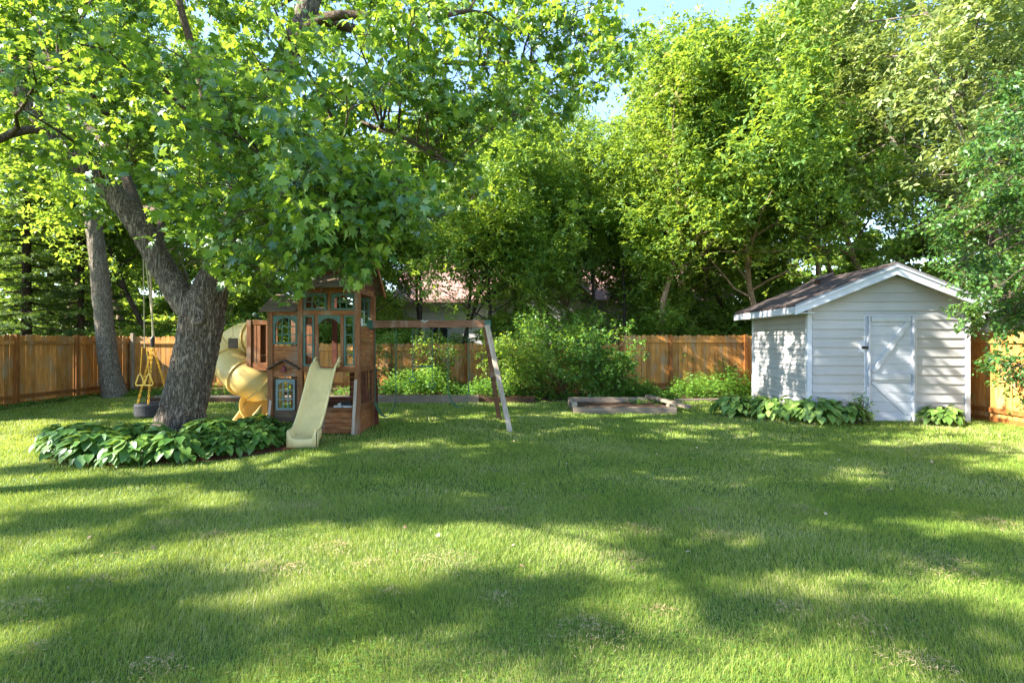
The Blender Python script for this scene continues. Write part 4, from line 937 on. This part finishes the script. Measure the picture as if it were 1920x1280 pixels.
for i, (x, y, s, lb) in enumerate(((4.75, 11.35, 1.0, 'hosta at the left end of the clump beside the shed, leaves coloured lighter to look sunlit'), (5.35, 10.85, 1.05, 'hosta at the front corner of the shed, second from the left'), (5.95, 10.45, 1.1, 'hosta in the middle of the clump below the shed corner'), (6.45, 10.35, .95, 'hosta nearest the left edge of the shed door'), (5.3, 11.5, .95, 'hosta against the sunlit side wall of the shed'))):
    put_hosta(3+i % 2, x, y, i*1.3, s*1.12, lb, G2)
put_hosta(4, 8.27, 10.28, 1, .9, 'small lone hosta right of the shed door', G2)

# ------------------------------------------------------------------ shrubs and bed weeds
def shrub(name, loc, H, seed, leafm, per, size, label, cat='bush', nst=9, spread=.5, tmpl=T_OVAL, lean=(0, 0)):
    root = empty(name, loc, label, cat); T = Tree(seed); g = T.rng
    P = dict(seg=(5, 4, 3), wig=(.10, .14, .2), trop=(.25, .15, 0), taper=(.4, .4, .4), n=(8, 5, 0), span=((.15, 1), (.2, 1), (0, 1)), ang=(50, 48, 45), len=(.42, .5, .5), rr=(.5, .5, .5))
    for k in range(nst):
        a = g.uniform(0, 6.28); d = np.array((math.cos(a)*spread+lean[0], math.sin(a)*spread+lean[1], 1.)); T.grow(np.array((math.cos(a)*.12, math.sin(a)*.12, -.05)), d, H*g.uniform(.7, 1.0), .014, 0, P)
    T.wood('stems', MT['twig_bark'], root, .0); T.foliage('foliage', leafm, root, per, size, tmpl, .06, .3)
    return root
shrub('bush', (1.75, 14.9, 0), 2.25, 41, MT['weed_leaf'], 11, .11, 'tall bright green bush in front of the fence, right of the swings', nst=15, spread=.6)
shrub('bush', (.35, 14.9, 0), 1.9, 42, MT['row_leaf'], 11, .095, 'darker rounded bush just right of the swing frame legs', nst=13, spread=.7)
shrub('bush', (2.6, 14.8, 0), 1.35, 43, MT['weed_leaf'], 8, .11, 'low arching bush behind the timber garden box', nst=9, spread=.65)
shrub('bush', (-2.35, 15.6, .1), 1.6, 44, MT['row_leaf'], 6, .085, 'slender climbing shrub against the fence behind the trapeze bar', nst=6, spread=.3)
shrub('bush', (-3.75, 15.6, .1), 1.7, 45, MT['weed_leaf'], 6, .085, 'slim bush against the fence beside the playhouse post', nst=6, spread=.35)
shrub('weed', (6.75, 16.6, 0), .95, 46, MT['weed_leaf'], 6, .07, 'single tall weed growing up the fence left of the shed', 'weed', nst=2, spread=.1)
shrub('weed', (6.72, 10.35, 0), .55, 47, MT['weed_leaf'], 5, .05, 'thin weed sprouting among hostas left of the shed door', 'weed', nst=2, spread=.1)
def weeds(name, seed, area, n, hmin, hmax, size, label, cat, z=0.0, dens=None, leafm='weed_leaf'):
    g = np.random.default_rng(seed); P = []; Fw = []; m = MB()
    x0, x1, y0, y1 = area
    for k in range(n):
        x = g.uniform(x0, x1); y = g.uniform(y0, y1); h = g.uniform(hmin, hmax)*(.75+.35*math.sin(x*2.1+seed)+.15*math.sin(x*5.3))
        if h < .12: h = .12
        la = g.uniform(0, 6.28); ln = g.uniform(0, .3)*h; nl = int(9+h*26)
        tt = g.uniform(.12, 1, nl); a = g.uniform(0, 6.28, nl)
        pp = np.stack([x+math.cos(la)*ln*tt**1.5, y+math.sin(la)*ln*tt**1.5, z+h*tt], 1); rr = .05*(1-tt*.6); pp[:, 0] += np.cos(a)*rr; pp[:, 1] += np.sin(a)*rr
        P.append(pp); Fw.append(np.stack([np.cos(a), np.sin(a), .1-.5*g.uniform(0, 1, nl)], 1))
        m.tube([(x, y, z-.02), (x+math.cos(la)*ln, y+math.sin(la)*ln, z+h)], [.004, .002], 3, cap=False)
    P = np.concatenate(P); Fw = np.concatenate(Fw); nn = len(P); nr = g.normal(size=(nn, 3))*.4; nr[:, 2] += 1
    o = leaves(name, P, Fw, nr, size*g.uniform(.6, 1.25, nn), T_OVAL, MT[leafm])
    tag(o, label, cat, kind='stuff')
weeds('bed_weeds', 51, (-3.7, .3, 14.0, 16.2), 520, .35, .85, .085, 'leafy weeds filling the raised bed behind the swings', 'weeds', .12)
weeds('bed_weeds', 52, (2.6, 6.9, 14.4, 16.6), 520, .3, .8, .085, 'leafy weeds along the fence left of the shed', 'weeds')
weeds('bed_weeds', 53, (-9.3, -3.9, 14.1, 16.6), 260, .1, .4, .07, 'low weeds in the bed behind the tube slide', 'weeds', .12)
weeds('ground_plants', 54, (-12.1, -9.4, 15.2, 16.8), 260, .08, .3, .07, 'low leafy ground cover in the left corner by the fence', 'ground cover')
weeds('ground_plants', 55, (2.8, 3.9, 12.8, 14.0), 60, .1, .28, .06, 'green weeds growing over the right end of the garden box', 'weeds', .05)
weeds('bed_weeds', 57, (-.2, 3.0, 14.25, 15.2), 200, .15, .45, .075, 'low weeds at the foot of the green bushes', 'weeds')
weeds('ground_plants', 56, (-12.1, -11.7, 10, 15.2), 160, .06, .16, .06, 'thin strip of weeds along the foot of the left fence', 'ground cover')

# ------------------------------------------------------------------ trees beyond the fence
PB = dict(seg=(9, 6, 4, 3), wig=(.07, .14, .18, .2), trop=(.15, .35, .0, -.15), taper=(.25, .3, .35, .4), n=(17, 8, 4, 0), span=((.28, 1), (.25, 1), (.25, 1), (0, 1)), ang=(52, 46, 42, 40), len=(.43, .45, .5, .5), rr=(.42, .5, .5, .5), cone=.45)
def proto(name, seed, H, r, P, bark, leafm, per, size, label, group, tmpl=T_SPRIG, spread=.22, lean=(0, 0), low=None, flat=1.0):
    root = empty(name, (0, 0, 0), label, 'tree', group); T = Tree(seed)
    PP = dict(P)
    if low is not None: PP['span'] = ((low, 1),)+tuple(P['span'][1:])
    T.grow(np.array((0., 0, -.1)), np.array((lean[0], lean[1], 1.)), H*.8, r, 0, PP)
    T.wood('trunk', bark, root, .012); o = T.foliage('crown', leafm, root, per, size, tmpl, spread, .25, flat=flat)
    print(name, seed, 'sprigs', len(o.data.polygons)//len(tmpl[1]))
    return root
GR = 'young trees in the row beyond the back fence'
pA = proto('slender_tree', 61, 12.5, .14, PB, MT['tan_bark'], MT['yellow_leaf'], 19, .185, 'x', GR, lean=(.04, 0), low=.42)
pB = proto('slender_tree', 62, 11.0, .13, PB, MT['tan_bark'], MT['row_leaf'], 19, .185, 'x', GR, lean=(-.25, 0), low=.36)
pC = proto('dark_stemmed_tree', 63, 8.5, .09, dict(PB, n=(15, 6, 4, 0), trop=(.2, .5, .2, 0)), MT['dark_bark'], MT['dark_leaf'], 13, .15, 'x', GR, low=.33)
pD = proto('dark_stemmed_tree', 64, 9.5, .08, dict(PB, n=(13, 6, 4, 0)), MT['dark_bark'], MT['row_leaf'], 13, .15, 'x', GR, lean=(.15, 0), low=.38)
pE = proto('pale_tree', 65, 15, .22, dict(PB, n=(20, 9, 4, 0), trop=(.1, .3, -.1, -.2)), MT['grey_bark'], MT['pale_leaf'], 22, .19, 'x', GR, low=.25)
first = {}
def place(pr, px, Y, rz, sc, label, group=None, z=0, tilt=(0, 0)):
    loc = ((px-960)/F*Y, Y, z)
    if id(pr) not in first:
        first[id(pr)] = 1; pr.location = loc; pr.rotation_euler = (tilt[0], tilt[1], rz); pr.scale = (sc,)*3 if not hasattr(sc, '__len__') else sc; pr['label'] = label
        if group: pr['group'] = group
        return pr
    return dup(pr, loc, rz, sc, label, group, tilt)
place(pA, 1240, 18.6, 0, .93, 'slender tan-trunked tree forking high, above the right half of the fence')
place(pB, 1455, 18.8, 0, 1.03, 'tan tree leaning left, behind the left eave of the shed')
place(pA, 1512, 19.6, 2.1, 1.08, 'upright yellow-green tree just left of the shed roof')
place(pA, 1660, 20.5, 4.0, 1.18, 'tall yellow-green tree rising behind the shed roof peak')
place(pB, 1790, 18.5, 1.8, 1.1, 'green tree behind the right slope of the shed roof')
place(pC, 1390, 22.0, 2.0, 1.1, 'dark-stemmed tree between the leaning tan tree and the fence post')
place(pC, 1192, 18.2, .5, .9, 'thin dark leaning tree left of the slender forked tree', tilt=(0, -.12))
place(pD, 1115, 19.0, 1.0, 1.0, 'thin dark tree directly above the bright green bush')
place(pC, 1062, 18.8, 2.0, .95, 'dark tree standing in front of the white house wall')
place(pD, 985, 19.4, 3.0, 1.0, 'dark thin tree right of the swing beam end, beyond the fence')
place(pC, 906, 18.2, 4.0, .97, 'dark straight tree right above the swing beam bracket')
place(pD, 868, 18.6, 5.0, .98, 'dark tree in the twin pair above the swing beam')
place(pC, 852, 18.3, 5.6, 1.0, 'left stem of the twin dark pair above the swing beam')
place(pD, 775, 18.9, .4, .95, 'dark tree behind the middle of the swing beam')
place(pC, 706, 18.4, 1.3, 1.05, 'dark tree standing right beside the playhouse roof')
place(pD, 640, 20.2, 2.3, 1.05, 'green tree behind the playhouse tower')
place(pC, 560, 19.6, 3.3, 1.0, 'dark tree behind the left bay of the playhouse')
place(pB, 470, 20.5, 3.4, .95, 'green tree beyond the fence above the tube slide')
place(pA, 1010, 25.0, 3.0, .93, 'yellow-green tree behind the house with the pinkish roof')
place(pA, 930, 22.4, 1.2, .92, 'yellow-green tree between the swing beam and the house')
place(pB, 1085, 21.5, 4.4, 1.02, 'full green tree in front of the house, above the green bush')
place(pA, 1175, 23.5, 2.2, .95, 'yellow-green tree rising just left of the blue sky gap')
place(pB, 1265, 26, .3, .98, 'green tree filling the row behind the slender forked tree')
place(pA, 1590, 24.5, 3.3, 1.25, 'tall yellow-green tree behind the left slope of the shed roof')
place(pB, 1150, 26.0, 2.2, 1.05, 'green tree behind the right end of the house')
place(pA, 820, 36.0, 1.0, 1.25, 'tall green tree far behind the house, left of centre')
place(pA, 1345, 22.5, 5.2, .96, 'yellow-green tree against the blue sky, right of the sky gap')
place(pE, 1880, 15.2, .5, 1.0, 'pale silvery green tree filling the upper right corner')
place(pE, 1760, 24, 2.5, 1.05, 'pale green tree behind the row, beyond the shed')

def left_ash():
    root = empty('ash_tree', (-11.4, 15.3, 0), 'grey-barked tree standing on the lawn by the left fence corner', 'tree'); off = root.location
    K = [(-11.38, 15.3, -.1, .38), (-11.42, 15.3, .15, .30), (-11.56, 15.3, .9, .25), (-11.74, 15.3, 2.6, .225), (-11.9, 15.3, 4.2, .21), (-12.2, 15.3, 6.5, .19), (-12.5, 15.3, 9, .17), (-12.5, 15.3, 12, .09)]
    m = MB(); p, r = dense(K, .05); m.tube(p, r, 48, True, ridged(.022, 14)); m.build('trunk', MT['grey_bark'], root, off, smooth=True)
    T = Tree(71); g = T.rng; P = dict(seg=(6, 4, 3), wig=(.12, .16, .2), trop=(.2, .1, -.1), taper=(.3, .35, .4), n=(8, 5, 0), span=((.25, 1), (.2, 1), (0, 1)), ang=(50, 45, 42), len=(.42, .5, .5), rr=(.5, .5, .5))
    for k in range(26):
        i = int(np.interp(k, (0, 25), (len(p)*.52, len(p)-2))); a = k*2.4; el = .35; d = np.array((math.cos(a), math.sin(a)*.9, el)); T.grow(np.array(p[i]), d, g.uniform(2.2, 3.8), max(.02, r[i]*.3), 0, P)
    T.wood('branches', MT['twig_bark'], root, .01, (8, 6, 4, 4, 3), off); T.foliage('crown', MT['row_leaf'], root, 22, .15, T_SPRIG, .14, .3, off)
left_ash()
def conifer(seed, H, rad, label, loc):
    root = empty('conifer', loc, label, 'tree'); g = np.random.default_rng(seed); m = MB(); P = []; Fw = []
    m.tube([(0, 0, -.1), (0, 0, H*.5), (0, 0, H)], [.16, .11, .02], 10); br = MB()
    for k in range(int(H*9)):
        z = .12*H+H*.86*(k/(H*9)); a = k*2.4+g.normal()*.2; L = rad*(1-z/H)**.7*g.uniform(.7, 1.1); n = 6; pts = []
        for i in range(n+1):
            t = i/n; pts.append(np.array((math.cos(a)*L*t, math.sin(a)*L*t, z-.10*L*t*(1.6-t)*1.2)))
        br.tube([Vector(tuple(map(float, q))) for q in pts], list(np.linspace(.025*L/2+.006, .004, n+1)), 4, cap=False)
        ns = int(L*16)
        for j in range(ns):
            t = g.uniform(.15, 1); q = pts[0]+(pts[-1]-pts[0])*t; q[2] = np.interp(t*n, range(n+1), [p_[2] for p_ in pts]); sg = g.choice([-1, 1]); sa = a+sg*g.uniform(.5, 1.1); sl2 = L*.28*(1.1-t)+.12
            nn = int(sl2*34)+3; u = g.uniform(0, 1, nn); d = np.array((math.cos(sa), math.sin(sa), -.25))
            P.append(q+d*sl2*u[:, None]); ff = np.tile(d, (nn, 1))+g.normal(size=(nn, 3))*.55; Fw.append(ff)
    m.build('trunk', MT['dark_bark'], root, smooth=True); br.build('branches', MT['dark_bark'], root)
    P = np.concatenate(P); Fw = np.concatenate(Fw); n = len(P); nr = g.normal(size=(n, 3))*.5; nr[:, 2] += 1
    T = ([(0, 0, 0), (.5, .11, 0), (1, 0, -.05), (.5, -.11, 0), (.2, 0, .02), (.5, .35, -.04), (.75, .5, -.1), (.35, -.3, 0), (.6, -.55, -.1)], [(0, 3, 2, 1), (4, 5, 6), (4, 8, 7)])
    leaves('needles', P, Fw, nr, .12*g.uniform(.7, 1.3, n), T, MT['needle'], root); print('needles', n)
    return root
c1 = conifer(81, 11.5, 3.0, 'dark evergreen with drooping boughs at the far left beyond the fence', (-16.2, 17.8, 0))
dup(c1, ((152-960)/F*18.6, 18.6, 0), 1.7, (.75, .75, 1.1), 'thin straight evergreen just left of the grey-barked tree')
dup(c1, ((95-960)/F*21.5, 21.5, 0), 2.9, 1.0, 'evergreen farther back, its trunk between two left fence posts')
place(pB, 235, 19.5, 5.0, 1.05, 'dark tree trunk right of the grey-barked tree, beyond the corner post')
place(pC, 308, 18.8, 2.6, 1.25, 'leaning grey trunk beyond the fence, left of the maple trunk', tilt=(0, .14))
place(pA, 380, 24, 4.4, 1.15, 'bright green tree far behind the maple fork')
place(pA, 120, 26, 1.4, 1.2, 'bright green tree far behind the evergreens')

# near tree on the right, hanging over the fence
def right_tree():
    root = empty('overhanging_tree', (12.2, 9.2, 0), 'blue-green tree hanging over the right fence and the shed roof', 'tree'); off = root.location
    K = [(12.2, 9.2, -.1, .2), (12.1, 9.2, 1.5, .16), (11.8, 9.2, 3.2, .13), (11.6, 9.1, 5, .1), (11.5, 9, 7.5, .05)]
    m = MB(); p, r = dense(K, .1); m.tube(p, r, 20, True, ridged(.012, 14)); m.build('trunk', MT['grey_bark'], root, off, smooth=True)
    T = Tree(91); g = T.rng
    Pt = dict(seg=(5, 3, 3), wig=(.1, .18, .2), trop=(.1, -.1, -.3), taper=(.45, .5, .5), n=(0, 5, 0), span=((.3, 1), (.2, 1), (0, 1)), ang=(45, 48, 45), len=(.5, .5, .5), rr=(.5, .6, .5))
    A = np.array([np.array(q) for q in p]); A = A[A[:, 2] > 2.0]
    tg = []
    for py in range(170, 730, 46):
        for px in range(1690, 2060, 52):
            x = px+g.uniform(-25, 25); y = py+g.uniform(-20, 20)
            lim = np.interp(y, [150, 250, 330, 420, 480, 560, 620, 680, 740], [1875, 1815, 1760, 1722, 1722, 1750, 1785, 1815, 1850])
            if x < lim+10: continue
            if y > 650 and g.uniform() < .3: continue
            tg.append(np.array(at(x, y, g.uniform(8.0, 9.9) if x < 1860 else g.uniform(7.5, 10.2))))
    for t in tg:
        dd = np.linalg.norm(A-t, axis=1)+np.maximum(0, t[2]-A[:, 2])*.3; s = A[int(np.argmin(dd))]; s = s+np.array((0, 0, g.uniform(0, .9)))*0; L = np.linalg.norm(t-s)
        c = (s+t)/2+np.array((0, 0, .25*L)); n = max(4, int(L/.3)); pts = [(1-u)**2*s+2*u*(1-u)*c+u*u*t+g.normal(size=3)*.02*(0 < u < 1) for u in np.linspace(0, 1, n+1)]
        T.br.append((pts, list(np.linspace(.02+.004*L, .005, n+1)), 2))
        for k in range(6):
            u = g.uniform(max(.2, 1-1.2/L), 1); x = u*n; j = min(int(x), n-1); q = pts[j]+(pts[j+1]-pts[j])*(x-j); T.grow(q, unit(pts[j+1]-pts[j])*.5+g.normal(size=3)*np.array((.7, .7, .4)), g.uniform(.3, .6), .005, 1, Pt)
    T.wood('branches', MT['twig_bark'], root, 0, (8, 7, 5, 3, 3), off)
    T.foliage('crown', MT['blue_leaf'], root, 15, .085, T_OVAL, .05, .5, off, .9)
right_tree()

# trees left of and behind the camera that shade the foreground
SH = 'shade trees outside the picture'
pF = proto('unseen_shade_tree', 66, 11.5, .2, dict(PB, seg=(8, 6, 4, 3), n=(11, 5, 3, 0), ang=(60, 48, 42, 40), len=(.5, .42, .45, .5), trop=(.1, .3, .1, 0)), MT['grey_bark'], MT['row_leaf'], 34, .20, 'x', SH, spread=.17, low=.32)
place(pF, 960, 1, 4.4, 1.1, 'tallest tree beyond the left fence outside the picture', SH).location = (-19.5, 8.8, 0)
def shade_trees():
    """unseen trees added left of the camera; boughs set where they shade chosen spots"""
    g = np.random.default_rng(77); sv = np.array((sd.x, sd.y, sd.z)); G = []
    for py in (846, 868, 892, 922, 955):
        for px in range(600, 1960, 105):
            if g.uniform() < .15: continue
            G.append((px+g.uniform(-45, 45), py+g.uniform(-12, 12), g.uniform(.45, .7)))
    G += [(60, 985, .5), (200, 975, .5), (340, 985, .5), (480, 975, .45), (170, 1110, .4), (320, 1120, .4), (100, 1230, .35), (260, 1225, .4), (400, 1215, .35), (900, 1120, .35), (1000, 1110, .4), (960, 1190, .35),
          (1060, 1180, .4), (1120, 1240, .35), (1150, 1030, .4), (1280, 1030, .4), (1400, 1050, .45), (1240, 1090, .35), (1500, 1010, .5), (1600, 1030, .5), (1750, 1020, .6), (1880, 1040, .5), (1450, 1150, .35),
          (1620, 1150, .4), (1800, 1160, .4), (620, 1180, .25), (1350, 1240, .3), (1900, 1230, .35), (560, 900, .5), (420, 905, .45), (60, 880, .4), (250, 900, .4)]
    specs = [((-13.0, -1.8), 'unseen tree added level with the camera on the left, boughs shaped to shade the lawn'), ((-9.8, 4.6), 'unseen tree added left of the lawn, boughs shaped to shade the yard')]
    trees = []
    for k, ((x, y), lb) in enumerate(specs):
        root = empty('unseen_shade_tree', (x, y, 0), lb, 'tree', SH); T = Tree(300+k); trees.append((root, T, x, y)); H = 10.5; n = 12
        T.trunk = [np.array((x+.12*math.sin(i*.7+k), y+.1*math.cos(i*.9), -.1+H*i/n)) for i in range(n+1)]; T.br.append((T.trunk, list(np.linspace(.24, .06, n+1)), 0))
    G = [q for q in G if q[:2] not in ((1120, 1240), (1350, 1240), (960, 1190), (100, 1230), (1150, 1030), (1240, 1090), (1620, 1150))]
    G += [(Vector(v), .5) for v in ((-5.1, 8.4, .7), (-5.1, 8.4, 1.5), (-5.0, 8.4, 2.3), (-5.0, 10, 1.1), (-5.1, 10, 1.8), (-4.6, 10, .7), (-4, 9.2, 1.9), (-3.4, 9, 1.0), (-3.1, 8.6, 1.3), (-5.6, 7.6, .3), (-4.4, 7.5, .3), (-6.2, 8.0, .3), (-3.2, 8.4, .6))]
    for item in G:
        if len(item) == 2: item, r = item; px, py = 0, 0
        else: px, py, r = item
        if py > 970: r = r*(.56 if py > 1080 else .74)
        if py: Y = 1600/(py-640); gp = np.array(((px-960)/F*Y, Y, 0))
        else: gp = np.array(item)
        h = g.uniform(7.4, 10.6); P = gp+sv*((h-gp[2])/sv[2])  # added leaf clump sits up-sun of the spot it has to shade
        root, T, x, y = min(trees, key=lambda t: (t[2]-P[0])**2+(t[3]-P[1])**2)
        L0 = math.hypot(x-P[0], y-P[1]); zi = int(np.clip((h-.45*L0)/10.5*12, 5, 11)); s0 = T.trunk[zi]; c = (s0+P)/2+np.array((0, 0, .12*L0)); n = 8
        pts = [(1-u)**2*s0+2*u*(1-u)*c+u*u*P for u in np.linspace(0, 1, n+1)]; T.br.append((pts, list(np.linspace(.014+.005*L0, .008, n+1)), 1))
        for q in range(int(22*r)+3):
            o = g.normal(size=3); o *= r*.75*g.uniform(.2, 1)/np.linalg.norm(o); d = unit(o+g.normal(size=3)*.3*r); a = P+o*.4
            tw = [a, a+d*.18, a+d*.36+np.array((0, 0, -.02))]; T.br.append(([P, a+d*.1], [.008, .004], 3)); T.tw.append(np.array(tw))
    for root, T, x, y in trees:
        T.wood('trunk', MT['grey_bark'], root, 0, (12, 7, 5, 3, 3), (x, y, 0)); T.foliage('crown', MT['row_leaf'], root, 13, .19, T_SPRIG, .13, .3, (x, y, 0))
shade_trees()
place(pD, 800, 21.5, 2.7, 1.0, 'thin leafy tree in front of the pinkish house roof')
# undergrowth and woodland: masses nobody could count
def mass(name, seed, boxes, leafm, size, label, cat):
    g = np.random.default_rng(seed); P = []
    for (x0, x1, y0, y1, z0, z1, n) in boxes:
        nc = max(4, n//130); cx = g.uniform(x0, x1, nc); cy = g.uniform(y0, y1, nc); cz = z0+(z1-z0)*g.uniform(0, 1, nc)**.9
        top = .72+.28*np.sin(cx*.9+seed)*np.sin(cx*.37+2); cz = z0+(cz-z0)*top
        rr = g.uniform(.35, .9, nc)
        for i in range(nc):
            q = g.normal(size=(130, 3)); q /= np.linalg.norm(q, axis=1, keepdims=True); q *= rr[i]*g.uniform(.3, 1, (130, 1))**.5*np.array((1, 1, .6)); P.append(q+np.array((cx[i], cy[i], cz[i])))
    P = np.concatenate(P); P = P[P[:, 2] > .05]; n = len(P); f = g.normal(size=(n, 3)); f[:, 2] = f[:, 2]*.4-.3; nr = g.normal(size=(n, 3))*.5; nr[:, 2] += 1
    o = leaves(name, P, f, nr, size*g.uniform(.6, 1.3, n), T_SPRIG, MT[leafm]); tag(o, label, cat, kind='stuff')
mass('undergrowth', 101, [(-12, 13, 17.6, 19.6, 0, 3.3, 34000), (4, 16, 18.6, 22, 1, 4.5, 24000), (9.9, 12, 9, 17, 0, 2.2, 5000)], 'row_leaf', .15, 'dense green undergrowth just beyond the back fence', 'undergrowth')
mass('undergrowth', 102, [(-22, -12.5, 18, 24, 0, 3.0, 16000), (-12, -4, 19.5, 24, 0, 4.0, 18000)], 'yellow_leaf', .17, 'lighter green undergrowth beyond the left corner of the fence', 'undergrowth')
mass('woodland', 103, [(-40, -6, 26, 32, 0, 8, 34000), (10, 40, 25, 31, 0, 9, 30000), (-48, -8, 34, 46, 0, 13, 40000), (-10, 12, 42, 50, 0, 16, 30000), (8, 50, 30, 44, 0, 15, 50000)], 'yellow_leaf', .40, 'far mass of sunlit woodland behind everything', 'woodland')

# ------------------------------------------------------------------ house behind
def house():
    root = empty('house', (2.4, 30, 0), 'white house with a pinkish shingle roof, seen through the trees beyond the fence', 'house'); off = (0, 30, 0)
    m = MB(); m.box((-8.5, 30, 0), (9.5, 38, 3.9)); m.build('wall', MT['house_wall'], root, off)
    for sg in (-1, 1):
        m = MB(); ye = 34+sg*4.6; a = (ye, 3.75); c = (34, 7.0); pts = [a, (a[0], a[1]+.15), (c[0], c[1]+.15), c]
        if sg > 0: pts = pts[::-1]
        m.prism(pts, -9, 10, 'x'); m.build('roof', MT['house_roof'], root, off, uv=lambda q: (q.x, q.y))
    m = MB(); m.prism([(-3.6, 3.9), (1.6, 3.9), (-1.0, 6.3)], 28.3, 32.5); m.build('gable_wall', MT['house_wall'], root, off)
    m = MB(); m.box((-3.3, 28.35, 0), (1.3, 29.99, 3.88)); m.build('wall', MT['house_wall'], root, off)
    for sg in (-1, 1):
        m = MB(); m.bar((-1.0+sg*3.0, 30.3, 3.72), (-1.0-sg*.02, 30.3, 6.5), 4.6, .14, (0, 0, 1)); m.build('roof', MT['house_roof'], root, off, uv=lambda q: (q.y, q.x))
    for x, y in ((-6.5, 30), (4.2, 30), (7.0, 30), (-1.6, 28.35)):
        m = MB(); m.box((x-.6, y-.06, 1.2), (x+.6, y-.002, 2.6)); w = m.build('window', MT['shed_trim'], root, off); m = MB(); m.box((x-.5, y-.07, 1.3), (x-.03, y-.061, 2.5)); m.box((x+.03, y-.07, 1.3), (x+.5, y-.061, 2.5)); m.build('pane', MT['black_metal'], w, off)
house()
print('objects', len(bpy.data.objects))
